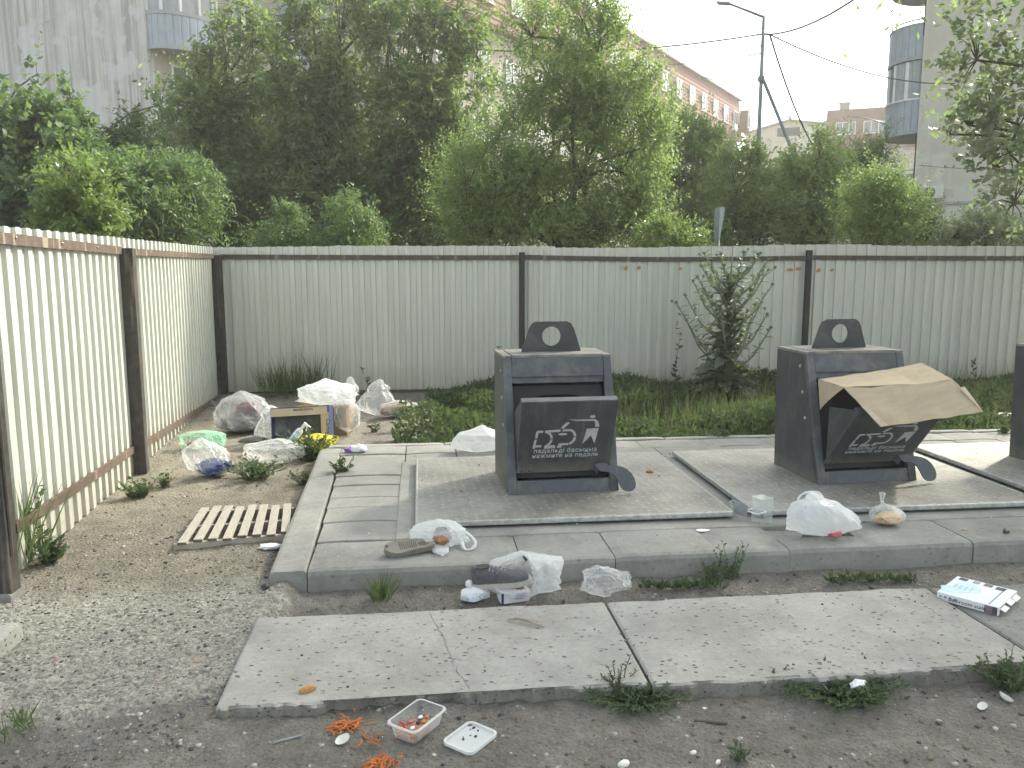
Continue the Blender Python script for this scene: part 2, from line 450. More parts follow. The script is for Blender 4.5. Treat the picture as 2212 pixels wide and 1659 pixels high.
M['card_dark'] = card('brown_card', (0.29, 0.205, 0.12), (0.22, 0.15, 0.09))
M['film_white'] = filmmat('white_bag_film', (0.86, 0.88, 0.89), 0.40, 0.28, 0.5, 14, 0.5)
M['film_clear'] = filmmat('clear_bag_film', (0.84, 0.86, 0.87), 0.82, 0.10, 0.6, 20, 0.5)
M['film_half'] = filmmat('hazy_bag_film', (0.88, 0.9, 0.92), 0.62, 0.14, 0.55, 16, 0.5)
M['film_smoky'] = filmmat('smoky_bag_film', (0.55, 0.57, 0.58), 0.70, 0.10, 0.5, 12, 0.8)
M['film_green'] = filmmat('green_bag_film', (0.50, 0.80, 0.62), 0.80, 0.10, 0.5, 18, 0.8)
M['film_blue'] = filmmat('blue_bag_film', (0.05, 0.075, 0.26), 0.15, 0.2, 0.7, 18, 0.8)
M['film_yellow'] = filmmat('yellow_bag_film', (0.78, 0.70, 0.06), 0.2, 0.25, 0.6, 18, 0.8)
M['paper'] = simple('white_paper', (0.74, 0.76, 0.77), (0.66, 0.68, 0.70), 8, 0.7)
M['print_blue'] = simple('pale_blue_print', (0.42, 0.62, 0.78), (0.6, 0.74, 0.82), 12, 0.6)
M['print_dark'] = simple('dark_print', (0.05, 0.055, 0.06), (0.09, 0.1, 0.1), 30, 0.6)
M['print_plum'] = simple('plum_print', (0.24, 0.17, 0.2), (0.13, 0.11, 0.14), 25, 0.6)
M['navy'] = simple('navy_print', (0.025, 0.045, 0.12), (0.035, 0.06, 0.15), 8, 0.5)
M['gold'] = simple('gold_print', (0.62, 0.36, 0.06), (0.5, 0.28, 0.05), 8, 0.5)
M['ink'] = simple('black_ink', (0.03, 0.03, 0.035), (0.045, 0.045, 0.05), 8, 0.6)
M['ink_grey'] = simple('grey_ink', (0.25, 0.27, 0.29), (0.3, 0.32, 0.34), 8, 0.6)
M['dark_stuff'] = simple('mixed_refuse', (0.09, 0.085, 0.085), (0.26, 0.25, 0.25), 9, 0.8, 0, 0.5, 20)
M['maroon'] = simple('maroon_cloth', (0.16, 0.03, 0.045), (0.1, 0.025, 0.035), 9, 0.9)
M['red'] = simple('red_label', (0.45, 0.03, 0.03), (0.36, 0.03, 0.03), 9, 0.5)
M['pink'] = simple('pink_packet', (0.6, 0.16, 0.2), (0.5, 0.13, 0.16), 9, 0.5)
M['purple'] = simple('purple_print', (0.2, 0.09, 0.36), (0.3, 0.16, 0.45), 9, 0.5)
M['carrot'] = simple('carrot_shreds', (0.60, 0.19, 0.035), (0.48, 0.13, 0.025), 30, 0.55)
M['meat'] = simple('food_scraps', (0.42, 0.19, 0.10), (0.16, 0.10, 0.06), 60, 0.6, 0, 0.5, 80)
M['dough'] = simple('cheesy_dough', (0.66, 0.56, 0.33), (0.52, 0.26, 0.10), 26, 0.7, 0, 0.4, 40)
M['crust'] = simple('brown_crust', (0.50, 0.27, 0.09), (0.33, 0.16, 0.05), 30, 0.8, 0, 0.5, 50)
M['egg'] = simple('eggshell_white', (0.78, 0.77, 0.71), (0.68, 0.67, 0.6), 10, 0.5)
M['tub'] = filmmat('clear_tub_plastic', (0.80, 0.82, 0.82), 0.90, 0.10, 0.6, 5, 0.15)
M['tub_rim'] = filmmat('milky_tub_rim', (0.80, 0.82, 0.82), 0.25, 0.18, 0.6, 5, 0.1)
M['sole'] = simple('shoe_sole_rubber', (0.22, 0.205, 0.175), (0.17, 0.158, 0.135), 12, 0.85)
M['sole_dark'] = simple('sole_groove', (0.11, 0.095, 0.075), (0.09, 0.08, 0.065), 12, 0.9)
M['shoe'] = simple('shoe_mesh', (0.075, 0.077, 0.08), (0.13, 0.13, 0.135), 40, 0.85, 0, 0.4, 160)
M['shoe_sole'] = simple('dirty_white_sole', (0.50, 0.48, 0.43), (0.38, 0.36, 0.32), 14, 0.7)
M['twig'] = simple('bare_twig', (0.38, 0.33, 0.26), (0.27, 0.22, 0.17), 20, 0.9)
M['twig_dark'] = simple('dark_twig', (0.07, 0.06, 0.05), (0.11, 0.09, 0.07), 20, 0.9)
M['bark'] = simple('tree_bark', (0.12, 0.10, 0.08), (0.07, 0.06, 0.05), 8, 0.95, 0, 0.5, 20, (4, 4, 0.6))
M['stem'] = simple('green_stem', (0.09, 0.13, 0.06), (0.12, 0.15, 0.08), 10, 0.7)
M['mesh_green'] = simple('green_netting', (0.05, 0.11, 0.08), (0.04, 0.09, 0.07), 10, 0.5)
M['lamp'] = simple('lamp_post_paint', (0.22, 0.24, 0.26), (0.17, 0.19, 0.21), 5, 0.45, 0.3)
M['lamp_glass'] = simple('lamp_lens', (0.5, 0.5, 0.48), (0.45, 0.45, 0.43), 5, 0.2)
M['cable'] = simple('black_cable', (0.04, 0.04, 0.042), (0.06, 0.06, 0.062), 5, 0.6)
M['stone'] = simple('grey_stone', (0.22, 0.215, 0.2), (0.14, 0.135, 0.125), 6, 0.9, 0, 0.5, 40)
M['leaf_maple'] = leafmat('leaf_boxelder', [(0.075, 0.125, 0.058), (0.10, 0.16, 0.066), (0.135, 0.19, 0.074), (0.22, 0.225, 0.12)], 0.48)
M['leaf_dark'] = leafmat('leaf_dark_maple', [(0.045, 0.088, 0.047), (0.062, 0.115, 0.057), (0.09, 0.15, 0.064)], 0.36, 0.42)
M['leaf_elm'] = leafmat('leaf_elm', [(0.14, 0.205, 0.09), (0.185, 0.26, 0.10), (0.235, 0.31, 0.12), (0.27, 0.30, 0.17)], 0.52)
M['leaf_sumac'] = leafmat('leaf_sumac', [(0.07, 0.13, 0.065), (0.10, 0.17, 0.075), (0.13, 0.20, 0.08)], 0.40)
M['leaf_glossy'] = leafmat('leaf_glossy', [(0.11, 0.17, 0.06), (0.15, 0.22, 0.07), (0.22, 0.26, 0.08)], 0.4, 0.22)
M['leaf_poplar'] = leafmat('leaf_poplar', [(0.18, 0.21, 0.16), (0.22, 0.25, 0.19), (0.26, 0.285, 0.21)], 0.42)
M['leaf_weed'] = leafmat('leaf_weed', [(0.035, 0.06, 0.03), (0.05, 0.08, 0.038), (0.075, 0.10, 0.05)], 0.2, 0.85)
M['leaf_thistle'] = leafmat('leaf_thistle', [(0.13, 0.16, 0.115), (0.165, 0.195, 0.14)], 0.25)
M['grass'] = leafmat('grass_blades', [(0.05, 0.08, 0.035), (0.07, 0.105, 0.045), (0.10, 0.12, 0.06)], 0.28, 0.8)
M['dry'] = simple('dry_stalk', (0.33, 0.27, 0.17), (0.24, 0.19, 0.12), 10, 0.9)
def render_wall(name, a, b, streak):
    t = NT(name)
    col = t.ramp(t.noise(0.9, 7, 0.7), [(0.35, a), (0.65, b)])
    s = t.ramp(t.noise(1.0, 6, 0.7, t.co((3.4, 3.4, 0.13))), [(0.46, 0.0), (0.60, 1.0)])
    col = t.mix(t.math('MULTIPLY', s, streak), col, tuple(x * 0.66 for x in b))
    patch = t.ramp(t.noise(0.45, 5, 0.6, t.co((1, 1, 1.4))), [(0.53, 0.0), (0.57, 0.75)])
    col = t.mix(patch, col, tuple(min(0.6, x * 1.15) for x in a))
    return t.done(t.pbr(col, 0.92, 0, t.bump(t.noise(14, 6, 0.7), 0.35, 0.03), 0.2))
M['gable_grey'] = render_wall('streaked_grey_render', (0.62, 0.61, 0.575), (0.50, 0.49, 0.46), 0.95)
M['gable_cream'] = render_wall('cream_render', (0.58, 0.545, 0.465), (0.52, 0.49, 0.415), 0.25)
M['wall_cream'] = render_wall('facade_render', (0.44, 0.40, 0.33), (0.37, 0.335, 0.28), 0.4)
M['clad_blue'] = simple('blue_grey_cladding', (0.34, 0.38, 0.425), (0.28, 0.32, 0.365), 2, 0.45, 0.2, 0.05, 10)
M['clad_rim'] = simple('pale_cladding_rim', (0.36, 0.38, 0.40), (0.30, 0.32, 0.34), 3, 0.6)
M['brick'] = simple('red_brown_siding', (0.175, 0.052, 0.033), (0.14, 0.042, 0.027), 1.5, 0.75, 0, 0.1, 20)
M['pane'] = simple('window_glass', (0.10, 0.12, 0.13), (0.07, 0.08, 0.09), 1, 0.1, 0.0, 0.0, 5, spec=0.8)
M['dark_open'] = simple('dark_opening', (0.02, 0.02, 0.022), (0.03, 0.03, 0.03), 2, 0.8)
M['roof_edge'] = simple('roof_flashing', (0.25, 0.23, 0.2), (0.2, 0.18, 0.16), 2, 0.6)
M['ac_white'] = simple('white_unit_casing', (0.68, 0.68, 0.64), (0.6, 0.6, 0.57), 3, 0.5)
M['glass_bottle'] = filmmat('bottle_glass', (0.72, 0.78, 0.76), 0.85, 0.05, 0.6, 3, 0.1)

# ------------------------------------------------------------------ the ground sheet
def ground_z(x, y):
    x = np.asarray(x, float); y = np.asarray(y, float)
    near = (np.abs(x) < 9) & (y < 12) & (y > 0.5)
    edge = 2.52 + 0.10 * vnoise(x * 1.7, y * 0 + 3, 5) + 0.05 * vnoise(x * 5, y * 2, 6) + 0.22 * np.clip(x + 2.6, 0, 2.2)
    apron = sstep(0, 0.22, y - edge) * sstep(-0.60, -0.72, x) * 0.075
    apron = apron * (1 - 0.6 * sstep(4.2, 6.5, y))
    trench = (0.034 * sstep(3.72, 3.95, y) - 0.045 * (1 - sstep(3.72, 3.9, y))) * sstep(3.58, 3.66, y) * (1 - sstep(4.1, 4.3, y)) * sstep(-0.85, -0.62, x) * (1 - 0.6 * sstep(0.6, 2.4, x))
    rough = 0.010 * vnoise(x * 3.1, y * 3.1, 1) + 0.006 * vnoise(x * 9, y * 9, 2) + 0.004 * vnoise(x * 23, y * 23, 3) + 0.0025 * vnoise(x * 47, y * 47, 4)
    far = 0.05 * vnoise(x * 0.2, y * 0.2, 8)
    pit = 0.05 * sstep(-0.9, -0.7, x) * (1 - sstep(8.5, 9.5, x)) * sstep(4.12, 4.25, y) * (1 - sstep(6.95, 7.1, y))
    z = apron + trench + np.where(near, rough, 0) + np.where(y > 14, far, 0) - pit
    bank = (0.068 - 0.014 * np.clip(x + 0.8, 0, 3.5)) * sstep(1.7, 2.75, y) * (1 - sstep(2.95, 3.1, y)) * sstep(-1.6, -0.9, x)
    return np.where(bank > 0, np.maximum(z, z + bank - apron), z)
def gz(x, y): return float(ground_z(np.array([x]), np.array([y]))[0])
def build_ground():
    def axis(lo, hi, step, ends):
        core = np.arange(lo, hi, step); g = [step]
        while sum(g) < ends: g.append(g[-1] * 1.35)
        c = np.cumsum(g)
        return core, c
    cx, ex = axis(-4.2, 5.2, 0.026, 900)
    xs = np.concatenate([cx[0] - ex[::-1], cx, cx[-1] + ex])
    cy1 = np.arange(1.1, 4.6, 0.02); cy2 = np.arange(4.6, 11.6, 0.045)
    _, ey = axis(0, 1, 0.05, 900)
    ys = np.concatenate([cy1[0] - np.cumsum([0.1, 0.2, 0.5, 1, 3, 10, 40, 150])[::-1], cy1, cy2, cy2[-1] + ey])
    X, Y = np.meshgrid(xs, ys)
    Z = ground_z(X, Y)
    v = np.stack([X, Y, Z], -1).reshape(-1, 3)
    nx, ny = len(xs), len(ys)
    i = np.arange(nx - 1)[None, :] + nx * np.arange(ny - 1)[:, None]
    q = np.stack([i, i + 1, i + nx + 1, i + nx], -1).reshape(-1, 4)
    o = np_mesh('ground', v, q, M['ground'], None, True)
    x, y = v[:, 0], v[:, 1]
    edge = 2.50 + 0.22 * np.clip(x + 2.6, 0, 2.2)
    r = sstep(0, 0.25, y - edge) * sstep(-0.55, -0.75, x) * (1 - sstep(3.7, 4.7, y)) * 0.85
    g = sstep(-0.55, -0.8, x) * sstep(3.4, 4.4, y) * 0.9 + 0.25 * (y < 2.6) * 0
    b = np.maximum(sstep(11.0, 11.4, y), sstep(-2.3, -2.9, x)) * 0.9 + 0.75 * sstep(7.1, 7.6, y) * sstep(0.0, 0.6, x)
    ca = o.data.color_attributes.new('surface', 'FLOAT_COLOR', 'POINT')
    ca.data.foreach_set('color', np.stack([r, g, np.clip(b, 0, 1), np.ones_like(r)], -1).astype(np.float32).ravel())
    return tag(o, 'bare soil lot with worn gravelly apron and sandy patches', None, None, 'structure')
build_ground()

# ------------------------------------------------------------------ paved pad: kerb, pavers, pit frame
def rough_block(name, x0, x1, y0, y1, z0, z1, mat, parent, seed, front_round=0.0, jag=0.0, jag_back=0.0, step=0.05, sag=0.0, tilt=(0, 0)):
    """a cast block: gridded top, worn arrises, optional broken front edge"""
    nx = max(2, int((x1 - x0) / step)); prof = []
    # profile across depth: front face bottom -> front arris -> top -> back arris -> back bottom
    r = front_round or 0.012
    prof.append((0.0 - 0.0, z0, 'f')); prof.append((0.0, z0 + (z1 - z0) * 0.45, 'f')); prof.append((0.0, z1 - r, 'f'))
    prof.append((r * 0.3, z1 - r * 0.3, 'f')); prof.append((r, z1, 'f'))
    nd = max(2, int((y1 - y0) / step))
    for k in range(1, nd): prof.append((r + (y1 - y0 - 2 * r) * k / nd, z1, 't'))
    prof += [(y1 - y0 - 0.012, z1, 'b'), (y1 - y0, z1 - 0.012, 'b'), (y1 - y0, z0, 'b')]
    v = []; f = []; m = len(prof)
    for i in range(nx + 1):
        u = i / nx; x = x0 + (x1 - x0) * u
        e = 0.006 if i in (0, nx) else 0.0
        jf = jag * (0.12 + 1.4 * max(0, mnoise.noise(Vector((x * 2.7, seed, 0)))) + 1.0 * max(0, mnoise.noise(Vector((x * 7.3, seed, 3)))) + 0.35 * mnoise.noise(Vector((x * 21, seed, 5))) + 0.16 * mnoise.noise(Vector((x * 47, seed, 7))))
        jb = jag_back * (mnoise.noise(Vector((x * 4, seed + 9, 0))) + 0.5 * mnoise.noise(Vector((x * 13, seed + 9, 3))))
        for k, (dy, z, w) in enumerate(prof):
            y = y0 + dy
            if w == 'f':
                y += max(jf, -0.01) * (1.0 if k >= 2 else 0.55 if k == 1 else 0.25)
                if jag and k >= 2: z -= abs(jf) * (0.32 if k < 4 else 0.12) + 0.004 * mnoise.noise(Vector((x * 20, seed, k)))
                if jag and k < 3: y += 0.008 * mnoise.noise(Vector((x * 22, z * 30, seed)))
            if w == 'b': y += jb
            zz = z - (e if z > z0 + 0.02 else 0) + 0.0012 * mnoise.noise(Vector((x * 11, y * 11, seed)))
            zz += tilt[0] * (x - (x0 + x1) / 2) + tilt[1] * (y - (y0 + y1) / 2)
            v.append((x, y, zz))
    for i in range(nx):
        for k in range(m - 1):
            a = i * m + k; f.append((a, a + m, a + m + 1, a + 1))
    f.append(tuple(range(m))); f.append(tuple(range(nx * m, nx * m + m))[::-1])
    o = pydata(name, v, f, mat, parent)
    if jag:      # the broken front shows dirty aggregate
        o.data.materials.append(M['broken'])
        for pg in o.data.polygons:
            if pg.normal.y < -0.55 and pg.normal.z < 0.6: pg.material_index = 1
    return o

PZ = 0.15
pav = tag(MB().box((3.35, 5.6, 0.05), (8.1, 2.9, 0.115)).build('pavement', M['bed']), 'paved pad of grey concrete slabs round the sunken bins', None, None, 'structure')
kerb = tag(MB().box((3.3, 4.25, 0.02), (8.0, 0.2, 0.17)).build('kerb', M['bed']), 'grey concrete kerb along the front and side of the pad', None, None, 'structure')
kx = [-0.598, 0.52, 1.03, 1.62, 2.02, 2.50, 3.12, 3.75, 4.6, 5.6, 6.6, 7.4]
for i in range(len(kx) - 1):
    sl = (i * 37 % 5 - 2) * 0.0012
    rough_block('kerb_stone', kx[i] + 0.003, kx[i + 1] - 0.002, 4.10 + 0.005 * min(i, 5) + 0.003 * (i % 3), 4.30 if i == 4 else 4.528, -0.12, PZ + sl, M['kerb'], kerb, i * 3.3, 0.03)
ky = [4.095, 5.935, 6.99]
for i in range(2):   # side kerb stones, built along x then turned
    o = rough_block('kerb_stone', ky[i] + 0.004, ky[i + 1] - 0.004, 0.60, 0.79, -0.12, PZ + 0.003 - 0.004 * i, M['kerb'], kerb, 20 + i, 0.028)
    for vtx in o.data.vertices:
        x, y, z = vtx.co; vtx.co = (-(0.60 + 0.79 - y) - 0.028 * (x - 4.1), x, z)
    o.data.flip_normals()
back_k = [-0.80, 0.2, 1.2, 2.2, 3.2, 4.2, 5.2, 6.2, 7.2]
for i in range(len(back_k) - 1):
    rough_block('kerb_stone', back_k[i] + 0.004, back_k[i + 1] - 0.004, 7.0 + 0.012 * (i % 3), 7.09 + 0.012 * (i % 3), -0.1, PZ + 0.004, M['kerb'], kerb, 40 + i, 0.012)
def paver(x0, x1, y0, y1, dz=0.0, tilt=(0, 0)):
    g = 0.004
    o = rough_block('paving_slab', x0 + g, x1 - g, y0 + g, y1 - g, 0.07 + min(dz, 0), PZ + dz, M['paver'], pav, x0 * 7.1 + y0 * 3.3, 0.008, step=0.12, tilt=tilt)
    return o
rp = random.Random(4)
ly = [4.30] + sorted(at(790, 905.2 + 0.3472 * z, PZ).y for z in (745, 628, 540, 478, 405, 350, 290))
for i in range(len(ly) - 1):
    paver(-0.59 - 0.028 * (ly[i] - 4.1), -0.155, ly[i], ly[i + 1], rp.uniform(-0.006, 0.006) - (0.012 if i == 0 else 0))
for row, (y0, y1) in enumerate(((ly[-1], 6.70), (6.70, 6.995))):
    x = -0.68
    while x < 7.2:
        w = rp.choice((0.55, 0.6, 0.42)); paver(x, min(x + w, 7.3), y0 + 0.0, y1, rp.uniform(-0.006, 0.006)); x += w
paver(2.02, 2.50, 4.305, 4.528, -0.045, (-0.085, 0.05))
pf = tag(MB().box((3.1, 5.47, 0.115), (6.52, 1.87, 0.072)).build('pit_frame', M['frame'], bevel=0.012), 'pale metal frame round the sunken bin pits', None, None, 'structure')

# ------------------------------------------------------------------ foreground concrete slabs
for nm, x0, x1, y0, y1, zt, mt, lb, jag, sd_ in (
    ('concrete_slab', -0.765, 0.862, 2.862, 3.655, 0.10, 'slab', 'long concrete slab with a crumbled front edge beside the gravel apron', 0.055, 1),
    ('concrete_slab', 0.875, 2.512, 2.842, 3.645, 0.10, 'slab', 'pale pitted concrete slab in front of the two bins', 0.03, 2),
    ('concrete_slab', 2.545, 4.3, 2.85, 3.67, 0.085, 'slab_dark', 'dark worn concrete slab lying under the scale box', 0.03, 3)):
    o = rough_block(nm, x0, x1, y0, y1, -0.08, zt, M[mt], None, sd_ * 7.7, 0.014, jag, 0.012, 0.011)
    tag(o, lb, 'slab')
# concrete footing block at the left edge
blk = rough_block('concrete_block', -2.45, at(48, 1336, 0.16).x, at(30, 1415, 0.12).y - 0.03, at(30, 1338, 0.16).y, -0.1, 0.15, M['slab'], None, 5, 0.015, 0.0, 0.0, 0.03)
tag(blk, 'pale concrete footing block below the dark gate post', 'concrete block')

def crack(parent, pts, w, z, seed):
    rg = random.Random(seed); fine = []
    for i in range(len(pts) - 1):
        for k in range(6):
            u = k / 6; fine.append((pts[i][0] * (1 - u) + pts[i + 1][0] * u + rg.uniform(-0.006, 0.006), pts[i][1] * (1 - u) + pts[i + 1][1] * u))
    fine.append(pts[-1]); v = []; f = []
    for i, (x, y) in enumerate(fine):
        ww = w * rg.uniform(0.3, 1.2); v += [(x - ww, y, z), (x + ww, y, z)]
        if i: f.append((2 * i - 2, 2 * i - 1, 2 * i + 1, 2 * i))
    return pydata('crack', v, f, M['bed'], parent)
slabs = [o for o in C.objects if o.name.startswith('concrete_slab')]
crack(slabs[0], [(0.17, 2.90), (0.13, 3.05), (0.10, 3.2), (0.08, 3.36), (0.05, 3.5), (0.02, 3.62)], 0.0011, 0.1022, 3)
crack(slabs[2], [(2.62, 3.2), (2.9, 3.12), (3.2, 3.16), (3.6, 3.05)], 0.003, 0.0872, 4)

MB().box((0.868, 3.25, 0.05), (0.012, 0.74, 0.06)).build('joint_soil', M['bed'], slabs[0]); MB().box((2.528, 3.25, 0.04), (0.03, 0.76, 0.06)).build('joint_soil', M['bed'], slabs[1])
# ------------------------------------------------------------------ corrugated fences
PITCH_RIB, RIB = 0.15, 0.022
def fence_sheet(parent, P0, d, nrm, s0, s1, top, bot, seed, lap=0.0):
    """one profiled sheet from run length s0 to s1"""
    pts = []
    s = s0
    while s < s1 - 1e-6:
        for a, h in ((0.0, 0), (0.078, 0), (0.084, RIB), (0.142, RIB), (0.15, 0)):
            if s + a <= s1 + 1e-6: pts.append((s + a, h))
        s += PITCH_RIB
    if s1 - pts[-1][0] > 0.004: pts.append((s1, pts[-1][1]))
    v = []; f = []; nz = 5
    for i, (s, h) in enumerate(pts):
        for k in range(nz + 1):
            u = k / nz; z = bot(s) + (top(s) - bot(s)) * u
            if k == nz: z += 0.006 * mnoise.noise(Vector((s * 5, seed, 1))) + 0.004 * h / RIB
            w = lap + 0.006 * mnoise.noise(Vector((s * 1.2, z * 1.4, seed)))
            p = P0 + d * s + nrm * (h + w); v.append((p.x, p.y, z))
    m = nz + 1
    for i in range(len(pts) - 1):
        if pts[i + 1][0] - pts[i][0] < 1e-6: continue
        for k in range(nz): f.append((i * m + k, (i + 1) * m + k, (i + 1) * m + k + 1, i * m + k + 1))
    return pydata('fence_sheet', v, f, M['sheet'], parent)
# side fence
LP = Vector((-2.165, 4.38, 0)); LQ = Vector((-2.655, 11.02, 0))
ld = (LQ - LP); LL = ld.length; ld.normalize(); ln = Vector((ld.y, -ld.x, 0))
lf = thing('corrugated_fence', 'sunlit cream corrugated metal fence running along the side with rusty rails', 'fence')
ltop = lambda s: 1.905 + 0.035 * s / LL
lbot = lambda s: 0.03 + gz(LP.x + ld.x * s, LP.y + ld.y * s) - 0.02
s_ = 0.0; k_ = 0
for s1 in (0.75, 2.25, 3.75, 5.25, LL):
    fence_sheet(lf, LP, ld, ln, s_, s1, ltop, lbot, 3 + k_, 0.004 * (k_ % 2)); s_ = s1; k_ += 1
def rail(parent, P0, d, nrm, s0, z0, s1, z1, h, mat, off=0.034, sag=0.0, w=0.03):
    m = MB(); n = 6; prev = None
    pts = []
    for i in range(n + 1):
        u = i / n; s = s0 + (s1 - s0) * u
        p = P0 + d * s + nrm * off; pts.append(Vector((p.x, p.y, z0 + (z1 - z0) * u - sag * math.sin(math.pi * u))))
    for i in range(n + 1):
        for a, b in ((-w / 2, -h / 2), (w / 2, -h / 2), (w / 2, h / 2), (-w / 2, h / 2)): m.v.append(pts[i] + nrm * a + Vector((0, 0, b)))
    for i in range(n):
        for k in range(4): m.f.append((i * 4 + k, i * 4 + (k + 1) % 4, i * 4 + 4 + (k + 1) % 4, i * 4 + 4 + k))
    m.f += [(3, 2, 1, 0), tuple(range(n * 4, n * 4 + 4))]
    return m.build('rail', mat, parent)
sp = 2.37   # run length of the middle post
rail(lf, LP, ld, ln, 0.0, 1.845, sp - 0.05, 1.82, 0.06, M['rail'])
rail(lf, LP, ld, ln, sp + 0.06, 1.815, LL - 0.08, 1.825, 0.055, M['rail'])
rail(lf, LP, ld, ln, 0.0, 0.335, sp - 0.05, 0.245, 0.055, M['rail'])
rail(lf, LP, ld, ln, sp + 0.06, 0.225, LL - 0.08, 0.0, 0.055, M['rail'])
def post(parent, p, w, z1, mat, lean=(0, 0), z0=-0.15, cap=True):
    m = MB(); m.box((0, 0, (z0 + z1) / 2), (w, w, z1 - z0))
    o = m.build('post', mat, parent, bevel=0.006, loc=p); o.rotation_euler = (lean[1], lean[0], math.atan2(ld.y, ld.x) if parent is lf else 0)
    return o
pm = LP + ld * sp + ln * 0.075
post(lf, (pm.x, pm.y, 0), 0.10, 1.84, M['post_peel'])
pc = LQ + ln * 0.07 - ld * 0.09
post(lf, (pc.x, pc.y, 0), 0.12, 1.84, M['post_peel'])
for s, z in [(0.3, 1.85), (1.0, 1.84), (1.7, 1.83), (3.2, 1.82), (4.4, 1.82), (5.6, 1.825)]:
    p = LP + ld * s + ln * 0.052
    MB().lathe([(0.007, 0), (0.007, 0.004), (0.003, 0.007)], 8).xf(Matrix.Translation((p.x, p.y, z)) @ Matrix.Rotation(R(90), 4, 'Y')).build('screw', M['steel'], lf)
# gate post at the near end of the side fence
g0 = at(30, 1324, 0)
gp = thing('gate_post', 'dark peeling steel gate post at the near end of the side fence', 'post', (g0.x - 0.02, g0.y, 0))
MB().box((0, 0, 1.0), (0.085, 0.10, 2.2)).build('column', M['post_peel'], gp, bevel=0.006)
MB().box((-0.075, -0.03, 0.98), (0.05, 0.03, 1.7), (0, R(-1.2), 0)).build('flat_bar', M['lamp'], gp, bevel=0.004)
MB().box((-0.01, -0.01, 0.05), (0.13, 0.13, 0.14), None, 0.85).build('collar', M['stone'], gp, bevel=0.012)
MB().tube([(0.045, -0.02, 0.3), (0.05, -0.03, 0.8), (0.046, -0.02, 1.25)], 0.009, 6).build('hinge_bar', M['rail_dark'], gp)

# back fence
BP = Vector((-2.66, 11.03, 0)); BQ = Vector((11.5, 10.92, 0))
bd = (BQ - BP); BL = bd.length; bd.normalize(); bn = Vector((bd.y, -bd.x, 0))
bf = thing('corrugated_fence', 'shaded grey green corrugated metal fence across the back with dark posts', 'fence')
btop = lambda s: 1.945 + 0.012 * math.sin(s * 0.9) + 0.004 * s
bbot = lambda s: 0.045
cuts = [0.0]
while cuts[-1] < BL - 0.2: cuts.append(min(BL, cuts[-1] + 1.5))
for i in range(len(cuts) - 1):
    fence_sheet(bf, BP, bd, bn, cuts[i], cuts[i + 1], lambda s, i=i: btop(s) + 0.008 * ((i * 7) % 3 - 1), bbot, 30 + i, 0.004 * (i % 2))
bposts = [4.04, 8.06, 12.05]
prev = 0.1
for j, s in enumerate(bposts + [BL]):
    rail(bf, BP, bd, bn, prev, 1.82, s - 0.04, 1.815, 0.062, M['rail_dark'], sag=0.025 if j == 1 else 0.004)
    prev = s + 0.04
rail(bf, BP, bd, bn, 0.1, 0.02, BL, 0.02, 0.05, M['rail_dark'], off=0.02)
for s in bposts:
    p = BP + bd * s + bn * 0.07; post(bf, (p.x, p.y, 0), 0.072, 1.885 if s < 5 else 1.92, M['post'])
rs_ = random.Random(8)
for x, y in ((1352, 578), (1380, 578), (1470, 580), (1706, 582), (1724, 580), (1745, 583), (1768, 583), (1797, 583)):
    p = atY(x, y, 10.94)
    w, h = rs_.uniform(0.025, 0.05), rs_.uniform(0.03, 0.06)
    MB().prism([(-w, -h / 2), (w * 0.6, -h / 2), (w, h * 0.2), (w * 0.2, h / 2), (-w * 0.7, h * 0.3)], 'y', 0.003).build('peeled_tape', M['crust'], bf, loc=(p.x, p.y - 0.012, p.z))

